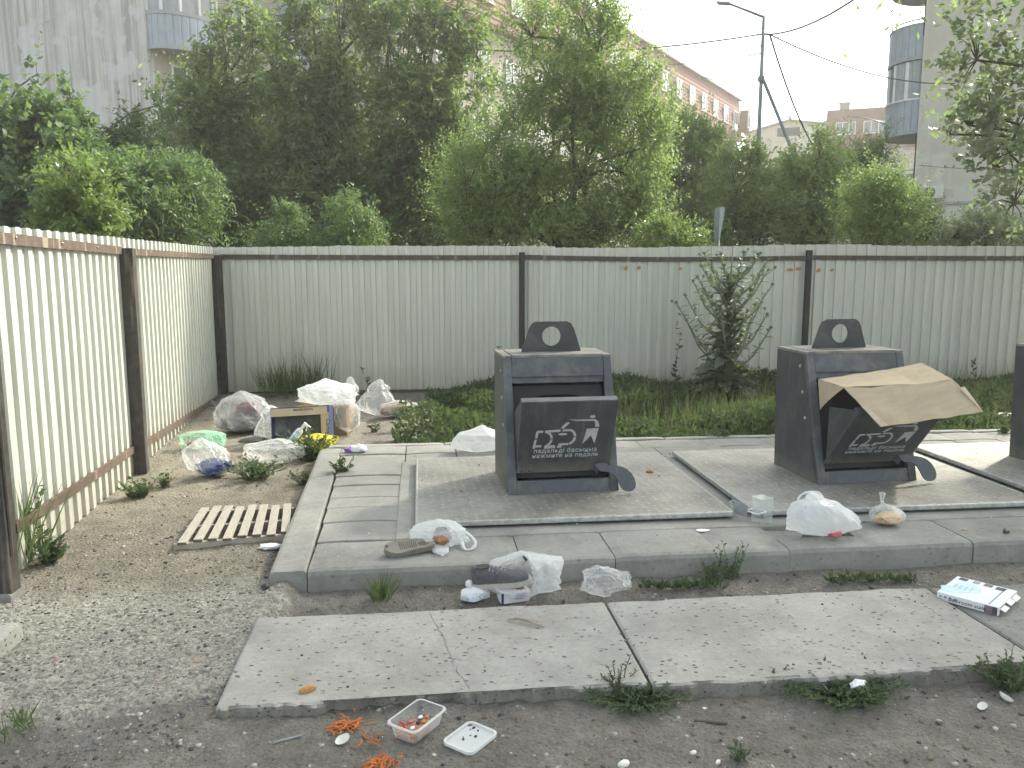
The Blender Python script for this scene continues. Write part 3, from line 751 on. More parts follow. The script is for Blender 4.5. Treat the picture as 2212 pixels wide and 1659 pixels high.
# ------------------------------------------------------------------ pedal bins over sunken containers
BW, BH = 0.755, 0.885
def fy(z): return 0.25 * z / BH              # the front leans back
def pictogram(parent, k):
    # coordinates: flap face, metres, origin at flap centre-bottom, x right, y up
    def pl(pts): return [((x - 868) * 0.000783, (1400 - y) * 0.000783) for x, y in pts]
    def bar_(a, b, w):
        (x0, y0), (x1, y1) = a, b; dx, dy = x1 - x0, y1 - y0; L = math.hypot(dx, dy); nx, ny = -dy / L * w / 2, dx / L * w / 2
        return pl([(x0 + nx, y0 + ny), (x1 + nx, y1 + ny), (x1 - nx, y1 - ny), (x0 - nx, y0 - ny)])
    def arc(cx, cy, rx, ry, a0, a1, w, n=8):
        o = []; i_ = []
        for q in range(n + 1):
            a = R(a0 + (a1 - a0) * q / n); o.append((cx + (rx + w / 2) * math.cos(a), cy - (ry + w / 2) * math.sin(a))); i_.append((cx + (rx - w / 2) * math.cos(a), cy - (ry - w / 2) * math.sin(a)))
        return pl(o + i_[::-1])
    w = 20
    shapes = [bar_((607, 985), (660, 985), w), bar_((612, 985), (605, 1048), w), bar_((602, 1062), (590, 1150), w), bar_((590, 1128), (655, 1128), w), bar_((680, 1145), (775, 1142), w),
              bar_((675, 985), (805, 980), w), arc(655, 1060, 82, 78, 5, 75, w), arc(655, 1060, 82, 78, -70, -3, w), bar_((700, 1130), (770, 1126), 12),
              bar_((825, 978), (890, 977), w), arc(880, 1045, 55, 68, 5, 80, w), arc(880, 1045, 55, 68, -80, -3, w), bar_((800, 1118), (885, 1114), w), bar_((790, 1140), (825, 1140), w), bar_((818, 1108), (818, 1148), w),
              circle(*pl([(828, 1016)])[0], 0.030, 14, 0.009),
              circle(*pl([(1068, 852)])[0], 0.019, 14, 0.0105),
              pl([(872, 874), (930, 877), (1090, 878), (1120, 900), (1135, 945), (1134, 952), (1100, 953), (1096, 915), (1084, 894), (930, 890)]),
              pl([(1030, 970), (1132, 966), (1110, 1118), (1072, 1035), (1005, 1120)]),
              pl([(845, 905), (874, 912), (830, 962), (806, 955)]), pl([(857, 900), (880, 904), (876, 910), (850, 905)])]
    for s in shapes:
        o = plate('pictogram_stroke', [s], 0.0012, M['stencil'], parent); o.location = (0, -0.0008, 0); o.rotation_euler = (R(90), 0, 0)
    t1 = lettering('lettering', 'педальді басыңыз', 0.049, M['stencil'], parent, bold=0.0006, width=1.06)
    t2 = lettering('lettering', 'нажмите на педаль', 0.049, M['stencil'], parent, bold=0.0006, width=1.06)
    t1.location = ((592 - 868) * 0.000783, -0.001, (1400 - 1196) * 0.000783); t2.location = ((583 - 868) * 0.000783, -0.001, (1400 - 1245) * 0.000783)
    for t in (t1, t2):
        t.rotation_euler = (R(90), 0, 0)
        xs = [v.co.x for v in t.data.vertices]; sc = (0.424 if t is t1 else 0.446) / (max(xs) - min(xs)); t.scale = (sc, sc * 1.0, 1)
def make_bin(label, loc, rotz, flap_deg, seed, scale_z=1.0):
    b = thing('refuse_bin', label, 'bin', loc, rotz, 'grey pedal bins over sunken containers')
    hw = BW / 2; st = 0.058
    for sx in (-1, 1):
        x0 = -hw if sx < 0 else hw - 0.02
        MB().prism([(fy(0) + 0.02, 0), (0.64, 0), (0.67, BH - 0.004), (0.27, BH - 0.004)], 'x', 0.02, x0).build('side_panel', M['bin'], b, bevel=0.003)
        xs = -hw if sx < 0 else hw - st
        MB().prism([(0, 0), (0.045, 0), (fy(BH) + 0.045, BH), (fy(BH), BH)], 'x', st, xs).build('front_stile', M['bin_light'], b, bevel=0.004)
    MB().box((0, 0.455, BH + 0.008), (BW - 2 * st - 0.006, 0.41, 0.022)).build('top_panel', M['bin_dusty'], b, bevel=0.003)
    for sx in (-1, 1):
        MB().box((sx * (hw - st / 2), 0.463, BH + 0.006), (st, 0.42, 0.018)).build('top_strip', M['bin_dusty'], b, bevel=0.003)
    MB().box((0, 0.655, BH / 2), (BW - 0.05, 0.015, BH)).build('back_panel', M['bin'], b)
    def front(name, z0, z1, inset, mat, th=0.015):
        iw = BW - 2 * st - 0.004
        MB().add([(-iw / 2, fy(z0) + inset, z0), (iw / 2, fy(z0) + inset, z0), (iw / 2, fy(z1) + inset, z1), (-iw / 2, fy(z1) + inset, z1),
                  (-iw / 2, fy(z0) + inset + th, z0), (iw / 2, fy(z0) + inset + th, z0), (iw / 2, fy(z1) + inset + th, z1), (-iw / 2, fy(z1) + inset + th, z1)],
                 [(0, 1, 2, 3), (7, 6, 5, 4), (0, 4, 5, 1), (3, 2, 6, 7), (1, 5, 6, 2), (0, 3, 7, 4)]).build(name, mat, b, bevel=0.002)
    front('header', BH - 0.128, BH - 0.003, 0.002, M['bin_light'], 0.03)
    front('header_lip', BH - 0.172, BH - 0.129, 0.020, M['bin_light'])
    front('sill', 0.0, 0.085, 0.004, M['bin_light'], 0.03)
    iw = BW - 2 * st
    op = plate('inner_plate', [[(-iw / 2, 0.09), (iw / 2, 0.09), (iw / 2, BH - 0.17), (-iw / 2, BH - 0.17)], rrect(0.36, 0.36, 0.08, 5, 0.0, 0.47)], 0.004, M['bin_in'], b)
    op.rotation_euler = (R(90) - math.atan2(0.25, BH), 0, 0); op.location = (0, 0.07, 0)
    MB().box((0, 0.42, 0.45), (0.6, 0.3, 0.7)).build('cavity_shade', M['dark_open'], b)  # black box stands in for the shade behind the opening
    # lifting eye
    eye = plate('lifting_eye', [[(-0.215, 0), (0.215, 0), (0.160, 0.165), (0.142, 0.197), (0.112, 0.212), (-0.112, 0.212), (-0.142, 0.197), (-0.160, 0.165)], circle(0, 0.108, 0.068)], 0.014, M['bin_eye'], b, 0.002)
    eye.location = (0, 0.46, BH + 0.018); eye.rotation_euler = (R(90), 0, 0)
    # rivets on the side
    for z in (0.79, 0.61, 0.43):
        MB().lathe([(0.015, 0), (0.014, 0.004), (0.009, 0.008), (0.003, 0.009)], 12).xf(Matrix.Translation((-hw, fy(z) + 0.10, z)) @ Matrix.Rotation(R(-90), 4, 'Y')).build('rivet', M['steel'], b, True)
    # flap, hinged at its foot
    z0 = 0.135
    fl = MB()
    fw, fh = iw - 0.004, 0.545
    fl.box((0, 0.012, fh / 2), (fw, 0.022, fh)).box((0, 0.032, fh - 0.008), (fw, 0.045, 0.014))
    flap = fl.build('flap', M['bin'], b, bevel=0.004)
    flap.location = (0, fy(z0) - 0.002, z0); flap.rotation_euler = (R(flap_deg), 0, 0)
    MB().box((0, 0.030, fh + 0.0015), (fw - 0.008, 0.05, 0.004)).build('worn_edge', M['bin_light'], flap)
    for sx in (-1, 1):
        MB().prism([(0.02, 0.05), (0.02, fh - 0.012), (0.05, fh - 0.016), (0.25, fh - 0.22), (0.03, 0.05)], 'x', 0.006, sx * (fw / 2 - 0.004) - 0.003).build('cheek', M['bin'], flap)
    pictogram(flap, 1)
    for x, z in ((-0.285, 0.06), (-0.232, 0.06), (-0.285, 0.02), (-0.232, 0.02), (0.215, 0.03), (0.255, 0.03)):
        MB().lathe([(0.0095, 0), (0.009, 0.003), (0.004, 0.0065)], 10).xf(Matrix.Translation((x, 0, z)) @ Matrix.Rotation(R(90), 4, 'X')).build('bolt', M['bin_light'], flap, True)
    # pedal
    def q(x, y): return ((x - 870) * 0.000776, (1560 - y) * 0.000776)
    ol = [q(*p) for p in ((1128, 1300), (1230, 1292), (1245, 1316), (1300, 1318), (1350, 1328), (1405, 1352), (1448, 1395), (1472, 1445), (1479, 1485), (1470, 1520), (1448, 1540), (1420, 1548), (1388, 1545), (1358, 1528), (1338, 1495), (1322, 1450), (1300, 1412), (1268, 1385), (1225, 1370), (1175, 1366), (1150, 1345), (1135, 1320))]
    pd = plate('pedal', [ol], 0.008, M['bin_light'], b, 0.0015)
    pd.rotation_euler = (R(72), 0, 0); pd.location = (0, -0.085, 0.004)
    MB().bar((0.235, 0.03, 0.185), (0.235, -0.03, 0.185), 0.07, 0.012).bar((0.22, 0.02, 0.13), (0.235, -0.02, 0.185), 0.012, 0.03).build('pedal_bracket', M['bin_light'], b)
    return b
DZ = 0.2
bin_a = make_bin('wide open grey pedal bin with empty flap, standing beside a white bag', (0.945, 5.20, DZ), R(2.6), 21, 1)
bin_b = make_bin('grey pedal bin with a torn cardboard box jammed in its flap', (3.105, 5.215, DZ), R(3.2), 40, 2)
bin_c = make_bin('grey pedal bin cut off by the right edge of the photo', (at(2184, 985, DZ).x + 0.40, 5.24, DZ), R(3.0), 6, 3)
def deck(parent, x0, x1, y0, y1):
    inv = Matrix.Rotation(-parent.rotation_euler.z, 4, 'Z') @ Matrix.Translation(-parent.location)
    c = ((x0 + x1) / 2, (y0 + y1) / 2, DZ - 0.012)
    MB().box(c, (x1 - x0, y1 - y0, 0.022)).xf(inv).build('deck_plate', M['deck'], parent, bevel=0.006)
    m = MB()
    for a, b_ in (((x0, y0), (x1, y0)), ((x0, y0), (x0, y1)), ((x1, y0), (x1, y1)), ((x0, y1), (x1, y1))):
        m2 = MB().bar((a[0], a[1], DZ - 0.0165), (b_[0], b_[1], DZ - 0.0165), 0.018, 0.034).xf(inv).build('deck_rim', M['galv'], parent, bevel=0.008)
deck(bin_a, -0.035, 1.905, 4.675, 6.31)
deck(bin_b, 2.05, 3.985, 4.67, 6.32)
deck(bin_c, 4.135, 6.1, 4.665, 6.32)

# torn cardboard box stuffed in the second bin
cb = thing('cardboard_box', 'flattened torn cardboard box sticking out of the bin flap', 'box')
def z6(x, y): return ((2900 + x * 0.5424) / 1.8228, (1200 + y * 0.5424) / 1.8228)
def q3(x, y, Y): return atY(*z6(x, y), Y)
def panel(name, rows, mat, th=0.004, n=6, warp=0.006, seed=0):
    """a bent sheet through a small grid of corner points (rows of equal length), given thickness"""
    G = [[Vector(p) for p in r] for r in rows]
    nu, nv = (len(G[0]) - 1) * n, (len(G) - 1) * n
    v = []
    for j in range(nv + 1):
        b = min(j // n, len(G) - 2); tb = j / n - b
        for i in range(nu + 1):
            a = min(i // n, len(G[0]) - 2); ta = i / n - a
            p = (G[b][a] * (1 - ta) + G[b][a + 1] * ta) * (1 - tb) + (G[b + 1][a] * (1 - ta) + G[b + 1][a + 1] * ta) * tb
            e = 0.0
            if i in (0, nu) or j in (0, nv): e = 0.4
            p = p + Vector((0, 0, 1)) * warp * mnoise.noise(Vector((p.x * 9 + seed, p.y * 9, p.z * 9)))
            p = p + Vector((mnoise.noise(p * 40), mnoise.noise(p * 40 + Vector((5, 5, 5))), 0)) * 0.004 * e
            v.append(p)
    w = nu + 1; N = len(v)
    nrm = (G[0][1] - G[0][0]).cross(G[1][0] - G[0][0]).normalized()
    v2 = [p - nrm * th for p in v]
    f = [(j * w + i, j * w + i + 1, (j + 1) * w + i + 1, (j + 1) * w + i) for j in range(nv) for i in range(nu)]
    f += [tuple(N + k for k in q)[::-1] for q in f]
    ring = [i for i in range(w)] + [j * w + nu for j in range(1, nv + 1)] + [nv * w + i for i in range(nu - 1, -1, -1)] + [j * w for j in range(nv - 1, 0, -1)]
    f += [(ring[i], N + ring[i], N + ring[(i + 1) % len(ring)], ring[(i + 1) % len(ring)]) for i in range(len(ring))]
    return v + v2, f
def addpanel(name, rows, mat, parent, **k):
    v, f = panel(name, rows, None, **k); return pydata(name, v, f, mat, parent)
Acb, Bcb, Ccb = q3(593, 545, 5.34), q3(778, 602, 5.02), q3(1570, 546, 4.86)
Dcb, Ecb, Fcb = q3(1345, 428, 5.28), q3(1790, 775, 4.66), q3(1045, 880, 4.74)
Mid1, Mid2, Mid3 = q3(1105, 475, 5.32), q3(1330, 582, 4.93), q3(1260, 858, 4.71)
up = Vector((0, 0, 0.006))
addpanel('top_flap', [[Bcb + up, Mid2 + up, Ccb + up], [Acb + up, Mid1 + up, Dcb + up]], M['card'], cb, warp=0.008, seed=1)
addpanel('front_flap', [[Fcb, Mid3, Ecb], [Bcb, q3(1185, 588, 4.95), Ccb]], M['card'], cb, warp=0.012, seed=4)
addpanel('side_flap', [[q3(605, 760, 5.30), q3(668, 690, 5.16)], [Acb, Bcb]], M['card'], cb, warp=0.004, seed=7)
addpanel('torn_edge', [[q3(1052, 884, 4.732), q3(1100, 872, 4.725)], [q3(905, 738, 4.86), q3(945, 735, 4.85)]], M['card_torn'], cb, th=0.002, warp=0.004, seed=9)
addpanel('torn_edge', [[q3(1700, 690, 4.725), q3(1795, 779, 4.655)], [q3(1620, 600, 4.79), q3(1655, 590, 4.79)]], M['card_torn'], cb, th=0.002, warp=0.004, seed=10)
# ------------------------------------------------------------------ litter
def blob_mesh(W, D, H, seed, power=2.3, crumple=1.0, flat=0.12, pinch=0.0, pinch_at=0.7, lean=(0, 0), nu=56, nv=34, cut=None, big=0.22):
    """crumpled film: a ball folded by repeated midpoint displacement, so it breaks into facets and creases"""
    rg = random.Random(int(seed * 131)); lev = 5 if nu >= 64 else 4 if nu >= 40 else 3 if nu >= 22 else 2
    bm = bmesh.new(); bmesh.ops.create_icosphere(bm, subdivisions=1, radius=1)
    amp = 0.10 * crumple
    sv = Vector((seed * 3.17, seed * 1.7, seed * 0.9))
    V = {}; 
    for q in bm.verts:
        d = q.co.normalized(); r = (abs(d.x) ** power + abs(d.y) ** power + abs(d.z) ** power) ** (-1 / power)
        q.co = d * r * (1 + big * mnoise.noise(d * 1.6 + sv) + rg.uniform(-amp, amp) * 0.8)
    for L in range(lev - 1):
        amp *= 0.60; old = set(bm.verts)
        bmesh.ops.subdivide_edges(bm, edges=bm.edges[:], cuts=1, use_grid_fill=True)
        for q in bm.verts:
            if q not in old:
                d = q.co.normalized(); lift = 0.035 if L == 0 else 0.012
                q.co = q.co + d * (lift + rg.uniform(-amp, amp)) + Vector((rg.uniform(-1, 1), rg.uniform(-1, 1), rg.uniform(-1, 1))) * amp * 0.35
    bmesh.ops.triangulate(bm, faces=bm.faces[:])
    bm.verts.ensure_lookup_table(); bm.verts.index_update()
    v = []
    for q in bm.verts:
        p = q.co; h = min(1.2, max(0, (p.z + 1) / 2))
        s = 1
        if pinch:
            k = max(0.0, (h - pinch_at * 0.5) / (pinch_at * 0.5)) if h < pinch_at else 1.0 - 0.9 * (h - pinch_at) / max(0.05, 1.2 - pinch_at)
            s = 1 - pinch * min(1, max(0, k)) ** 1.3
        z = (p.z + 1) / 2
        z = z if z > flat else flat * (0.55 + 0.45 * z / flat)
        th = math.atan2(p.y, p.x)
        pl_ = 0.5 - abs(mnoise.noise(Vector((math.cos(th) * 2.6, math.sin(th) * 2.6, h * 1.1 + seed)))) * 2.0
        pl_ += 0.5 * (0.5 - abs(mnoise.noise(Vector((math.cos(th + h) * 6, math.sin(th + h) * 6, h * 1.6 + seed)))) * 2.0)
        s *= 1 + 0.11 * crumple * pl_
        v.append(Vector((p.x * W / 2 * s + lean[0] * h * h, p.y * D / 2 * s + lean[1] * h * h, (z - flat * 0.5) * H)))
    f = []
    for q in bm.faces:
        t = tuple(w.index for w in q.verts)
        if cut is not None and cut(sum((v[a] for a in t), Vector()) / 3): continue
        f.append(t)
    bm.free()
    zmin = min(p.z for p in v)
    for p in v: p.z -= zmin
    return v, f
def film(name, W, D, H, seed, mat, parent=None, loc=None, rz=0.0, **k):
    v, f = blob_mesh(W, D, H, seed, **k)
    o = pydata(name, v, f, M[mat], parent, True)
    o.data.set_sharp_from_angle(angle=R(28))
    if loc is not None: o.location = loc
    o.rotation_euler = (0, 0, rz); return o
def P(x, y, z=None):
    """ground point seen at a spot of the photograph, z = surface height"""
    if z is None:
        p = at(x, y, 0.0)
        for _ in range(4): p = at(x, y, gz(p.x, p.y))
        return Vector((p.x, p.y, gz(p.x, p.y)))
    return at(x, y, z)
def ribbon(name, pts, w, th, mat, parent, up=(0, 0, 1)):
    m = MB(); pts = [Vector(p) for p in pts]
    fine = []
    for i in range(len(pts) - 1):
        p0, p1, p2, p3 = pts[max(0, i - 1)], pts[i], pts[i + 1], pts[min(len(pts) - 1, i + 2)]
        for k in range(5):
            t = k / 5; fine.append(0.5 * ((2 * p1) + (p2 - p0) * t + (2 * p0 - 5 * p1 + 4 * p2 - p3) * t * t + (3 * p1 - p0 - 3 * p2 + p3) * t ** 3))
    fine.append(pts[-1])
    for i, p in enumerate(fine):
        ww = w * (1 + 0.4 * mnoise.noise(p * 40))
        d = (fine[min(i + 1, len(fine) - 1)] - fine[max(i - 1, 0)]).normalized(); s = d.cross(Vector(up)); s = s.normalized() if s.length > 1e-3 else Vector((1, 0, 0)); u = s.cross(d)
        for a, b in ((-1, -1), (0, -1.6), (1, -1), (1, 1), (0, 1.6), (-1, 1)): m.v.append(p + s * ww / 2 * a + u * th / 2 * b)
    for i in range(len(fine) - 1):
        for k in range(6): m.f.append((i * 6 + k, i * 6 + (k + 1) % 6, i * 6 + 6 + (k + 1) % 6, i * 6 + 6 + k))
    return m.build(name, mat, parent, True)
def rock_mesh(s, seed, n=1, sq=(1, 0.8, 0.55)):
    bm = bmesh.new(); bmesh.ops.create_icosphere(bm, subdivisions=n, radius=1)
    for q in bm.verts:
        k = 1 + 0.35 * mnoise.noise(q.co * 1.3 + Vector((seed, seed * 2, 0))) + 0.15 * mnoise.noise(q.co * 3.7 + Vector((0, seed, 1)))
        q.co = Vector((q.co.x * sq[0], q.co.y * sq[1], q.co.z * sq[2])) * k * s
    me = bpy.data.meshes.new('rock'); bm.to_mesh(me); bm.free(); return me

# big white carrier bag on the pad
p = P(1772, 1163, PZ)
b = thing('carrier_bag', 'full white carrier bag with loop handle beside the sunken paving hole', 'bag', (p.x + 0.04, p.y + 0.055, PZ))
film('bag_body', 0.46, 0.30, 0.28, 3, 'film_white', b, (0, 0, 0), 0.1, crumple=0.75, flat=0.1, pinch=0.55, pinch_at=0.85, lean=(-0.09, 0.0), nu=72, nv=44)
ribbon('handle', [(-0.15, -0.01, 0.16), (-0.16, 0, 0.215), (-0.135, 0, 0.25), (-0.085, 0.0, 0.262), (-0.035, 0, 0.255), (-0.015, 0, 0.22), (-0.03, 0, 0.18)], 0.014, 0.0012, M['film_white'], b, (0, 1, 0.2))
film('contents', 0.09, 0.06, 0.05, 5, 'pink', b, (0.03, -0.085, 0.012), nu=20, nv=12)
# small food bag
p = P(1930, 1140, PZ)
b = thing('food_bag', 'small knotted clear bag of cheesy food leftovers on the pad', 'bag', (p.x, p.y + 0.06, PZ))
film('bag_body', 0.235, 0.18, 0.16, 8, 'film_clear', b, (0, 0, 0), 0, crumple=0.6, flat=0.12, pinch=0.85, pinch_at=0.9, lean=(-0.05, 0), nu=48, nv=30)
tag(film('food_leftovers', 0.19, 0.135, 0.085, 9, 'dough', None, (b.location.x, b.location.y, b.location.z + 0.004), 0.2, crumple=1.4, nu=44, nv=22), 'cheesy dough leftovers inside the small knotted bag', 'food')
MB().lathe([(0.012, 0), (0.008, 0.012), (0.016, 0.045), (0.02, 0.06)], 8).build('knot', M['film_clear'], b, loc=(-0.048, 0, 0.14))
# square glass bottle lying between the decks
p = P(1632, 1120, 0.16)
b = thing('glass_bottle', 'empty square glass bottle lying between the two deck plates', 'bottle', (p.x, p.y + 0.0, 0.158), R(24))
def extr(poly, y0, y1, mb): mb.prism(poly, 'y', y1 - y0, y0)
m = MB(); rr = rrect(0.098, 0.098, 0.02, 4, 0, 0.049)
m.prism(rr, 'y', 0.15, 0.0); m.build('glass_body', M['glass_bottle'], b, False)
plate('front_rim', [rrect(0.10, 0.10, 0.02, 4), rrect(0.084, 0.084, 0.016, 4)], 0.006, M['paper'], b).location = (0, -0.002, 0.05)
b.children[-1].rotation_euler = (R(90), 0, 0)
MB().prism(circle(0, 0.049, 0.030, 16), 'y', 0.004, -0.002).build('punt', M['glass_bottle'], b)
MB().box((-0.0495, 0.075, 0.049), (0.002, 0.11, 0.075)).build('side_label', M['ink_grey'], b)
MB().lathe([(0.02, 0), (0.018, 0.03), (0.022, 0.034), (0.022, 0.05)], 12).xf(Matrix.Translation((0, 0.15, 0.05)) @ Matrix.Rotation(R(-90), 4, 'X')).build('neck', M['glass_bottle'], b, True)
# white bag with food spilling, on the kerb
p = P(955, 1185, PZ)
b = thing('carrier_bag', 'torn white carrier bag with brown food scraps on the kerb', 'bag', (p.x, p.y + 0.06, PZ))
film('bag_body', 0.33, 0.22, 0.15, 13, 'film_white', b, (-0.02, 0.03, 0), 0.1, crumple=1.4, flat=0.15, nu=72, nv=40, cut=lambda c: (c.x - 0.01) ** 2 / 0.0030 + (c.y + 0.09) ** 2 / 0.006 + (c.z - 0.07) ** 2 / 0.0024 < 1)
tag(film('food_leftovers', 0.11, 0.09, 0.06, 14, 'meat', None, (b.location.x - 0.01, b.location.y - 0.02, PZ + 0.006), 0, crumple=1.5, nu=30, nv=18), 'brown food scraps showing in the torn white bag on the kerb', 'food')
ribbon('handle', [(0.10, 0.02, 0.09), (0.155, -0.02, 0.06), (0.185, -0.06, 0.03), (0.165, -0.10, 0.008), (0.125, -0.10, 0.008), (0.11, -0.06, 0.03), (0.10, -0.01, 0.07)], 0.022, 0.0015, M['film_white'], b)
film('loose_film', 0.10, 0.13, 0.03, 16, 'film_white', b, (-0.01, -0.115, 0), 0.4, crumple=1.4, nu=28, nv=16)
# worn shoe sole
p = P(885, 1200, PZ)
b = thing('shoe', 'old brown shoe lying sole up on the kerb beside the torn bag', 'shoe', (p.x, p.y + 0.035, PZ + 0.035), R(11))
def sole_outline(L, n=40):
    out = []
    for k in range(n):
        a = 2 * math.pi * k / n; x = math.cos(a) * L / 2; u = x / (L / 2)
        w = 0.060 - 0.015 * math.exp(-((u - 0.05) / 0.35) ** 2) - (0.006 if u > 0.3 else 0)
        out.append((x, math.sin(a) * w * (1 + 0.15 * math.sin(2 * a)) * (1.0 - 0.12 * u)))
    return out
o = plate('sole', [sole_outline(0.28)], 0.022, M['sole'], b, 0.006); o.rotation_euler = (R(20), 0, R(0))
for k in range(9):
    x = -0.055 + 0.011 * k
    MB().box((x, 0, 0.0165), (0.005, 0.062 - 0.002 * k, 0.004)).build('tread', M['sole_dark'], o)
plate('heel_hollow', [circle(0.075, 0, 0.032, 18, 0.016)], 0.003, M['sole_dark'], o).location = (0, 0, 0.0165)
plate('worn_hole', [circle(-0.125, 0.005, 0.009, 10, 0.012)], 0.003, M['ink'], o).location = (0, 0, 0.0165)
film('upper', 0.25, 0.085, 0.055, 21, 'sole', b, (0, 0.015, -0.035), 0, crumple=0.7, nu=30, nv=16)

# sneaker in a clear bag, in the trench
def P0(x, y, z): return at(x, y, z)
p = P(1090, 1306)
tz = gz(p.x, p.y)
b = thing('clear_bag', 'torn clear bag holding a grey sneaker, carton and wipes by the kerb', 'bag', (p.x + 0.04, p.y + 0.055, tz))
film('bag_body', 0.42, 0.29, 0.25, 33, 'film_half', b, (0.05, 0.03, 0), 0.1, crumple=1.0, flat=0.1, nu=72, nv=44, pinch=0.2, pinch_at=0.95, cut=lambda c: c.x < 0.03 and c.y < -0.03 and c.z > 0.09 and c.z < 0.22)
sn = thing('sneaker', 'dark grey mesh sneaker with dirty white sole inside the clear bag', 'shoe', (p.x - 0.0, p.y + 0.03, tz + 0.082), R(172))
def loft(name, secs, mat, parent, n=14):
    v = []; f = []
    for (x, w, z0, z1, cy) in secs:
        for k in range(n):
            a = math.pi * k / (n - 1); zz = math.sin(a); yy = math.cos(a)
            v.append((x, cy + (abs(yy) ** 0.7) * math.copysign(1, yy) * w / 2, z0 + (z1 - z0) * max(0.0, zz) ** 0.8))
    for i in range(len(secs) - 1):
        for k in range(n - 1): f.append((i * n + k, i * n + k + 1, (i + 1) * n + k + 1, (i + 1) * n + k))
    f.append(tuple(range(n))); f.append(tuple(range((len(secs) - 1) * n, len(secs) * n))[::-1])
    return pydata(name, v, f, mat, parent, True)
loft('upper', [(-0.128, 0.03, 0.022, 0.036, 0), (-0.118, 0.06, 0.022, 0.052, 0), (-0.09, 0.082, 0.022, 0.060, 0), (-0.05, 0.090, 0.022, 0.066, 0), (-0.01, 0.086, 0.022, 0.080, 0), (0.03, 0.078, 0.022, 0.098, 0), (0.065, 0.072, 0.022, 0.108, 0), (0.10, 0.068, 0.022, 0.105, 0), (0.135, 0.064, 0.022, 0.112, 0), (0.152, 0.045, 0.022, 0.118, 0), (0.158, 0.02, 0.022, 0.10, 0)], M['shoe'], sn)
sol = [(0.168, 0.0), (0.162, 0.026), (0.13, 0.036), (0.07, 0.038), (0.0, 0.044), (-0.06, 0.048), (-0.105, 0.042), (-0.135, 0.024), (-0.143, 0.0)]
o = plate('sole', [sol + [(x, -y) for x, y in sol[-2:0:-1]]], 0.024, M['shoe_sole'], sn, 0.002); o.location = (0, 0, 0.012)
MB().box((0.02, -0.043, 0.055), (0.07, 0.002, 0.012), (0, R(-25), 0)).build('side_stripe', M['ink_grey'], sn)
plate('collar_opening', [circle(0.098, 0, 0.042, 16, 0.024)], 0.004, M['ink'], sn).location = (0, 0, 0.108)
for k in range(5):
    x = -0.02 + 0.018 * k; z = 0.077 + 0.0075 * k
    MB().tube([(x, -0.03, z - 0.012), (x + 0.006, 0, z + 0.004), (x + 0.012, 0.03, z - 0.012)], 0.0028, 5).build('lace', M['ink_grey'], sn)
sn.rotation_euler = (R(-8), R(6), R(172))
pk = thing('wipes_packet', 'crumpled white packet with pale blue print below the sneaker', 'packet', tuple(P(1030, 1306)), R(15))
film('packet_body', 0.17, 0.11, 0.085, 41, 'paper', pk, (0, 0.03, 0), 0, crumple=1.0, nu=36, nv=20)
for k in range(4):
    MB().box((-0.04 + 0.02 * k, -0.018, 0.03 + 0.008 * (k % 2)), (0.013, 0.004, 0.011), (R(-25), 0, 0.3)).build('printed_mark', M['print_blue'], pk)
film('ear', 0.035, 0.03, 0.04, 43, 'paper', pk, (-0.03, 0.035, 0.075), 0, crumple=1.0, nu=16, nv=10)
q_ = P(1110, 1304)
cx_ = thing('small_carton', 'small white and blue printed carton spilling brown crumbs', 'carton', (q_.x, q_.y + 0.02, gz(q_.x, q_.y) + 0.0), R(14))
MB().box((0, 0, 0.032), (0.15, 0.07, 0.06)).build('carton_body', M['paper'], cx_, bevel=0.002)
MB().box((-0.071, -0.036, 0.032), (0.012, 0.003, 0.058)).build('end_stripe', M['navy'], cx_)
for k in range(4): MB().box((-0.045 + 0.011 * k, -0.0365, 0.05), (0.005, 0.002, 0.012)).build('printed_mark', M['print_blue'], cx_)
MB().box((0.03, -0.0365, 0.035), (0.06, 0.002, 0.03)).build('purple_panel', M['purple'], cx_)
film('crumbs', 0.07, 0.04, 0.02, 47, 'meat', cx_, (0.02, -0.01, 0.062), 0, crumple=1.5, nu=20, nv=12)
# crumpled clear bag further along the trench
p = P(1315, 1300)
b = tag(film('clear_bag', 0.25, 0.17, 0.155, 52, 'film_clear', None, (p.x, p.y + 0.03, p.z), 0.0, crumple=1.3, nu=64, nv=36, lean=(-0.05, 0), cut=lambda c: c.x > 0.0 and c.y < -0.0 and c.z < 0.06), 'crumpled empty clear bag standing in the trench behind the pale slab', 'bag')
# white bag behind the first bin
p = P(1020, 985, PZ)
b = tag(film('carrier_bag', 0.50, 0.30, 0.235, 57, 'film_white', None, (p.x + 0.06, p.y + 0.14, PZ), 0.15, crumple=0.9, nu=64, nv=36, pinch=0.35, pinch_at=0.95, lean=(0.03, 0)), 'bulging white bag lying behind the left side of the empty bin', 'bag')
# wrapper
p = P(770, 980, PZ)
b = thing('snack_wrapper', 'crumpled purple and silver snack wrapper at the pad corner', 'wrapper', (p.x, p.y + 0.04, PZ))
film('foil', 0.15, 0.10, 0.07, 61, 'paper', b, (0.02, 0, 0), 0, crumple=1.6, nu=28, nv=16)
film('printed_foil', 0.13, 0.08, 0.05, 62, 'purple', b, (-0.045, 0.02, 0), 0.4, crumple=1.6, nu=24, nv=14)
film('gold_corner', 0.06, 0.05, 0.075, 63, 'gold', b, (0.0, 0.05, 0), 0, crumple=1.4, nu=18, nv=10)

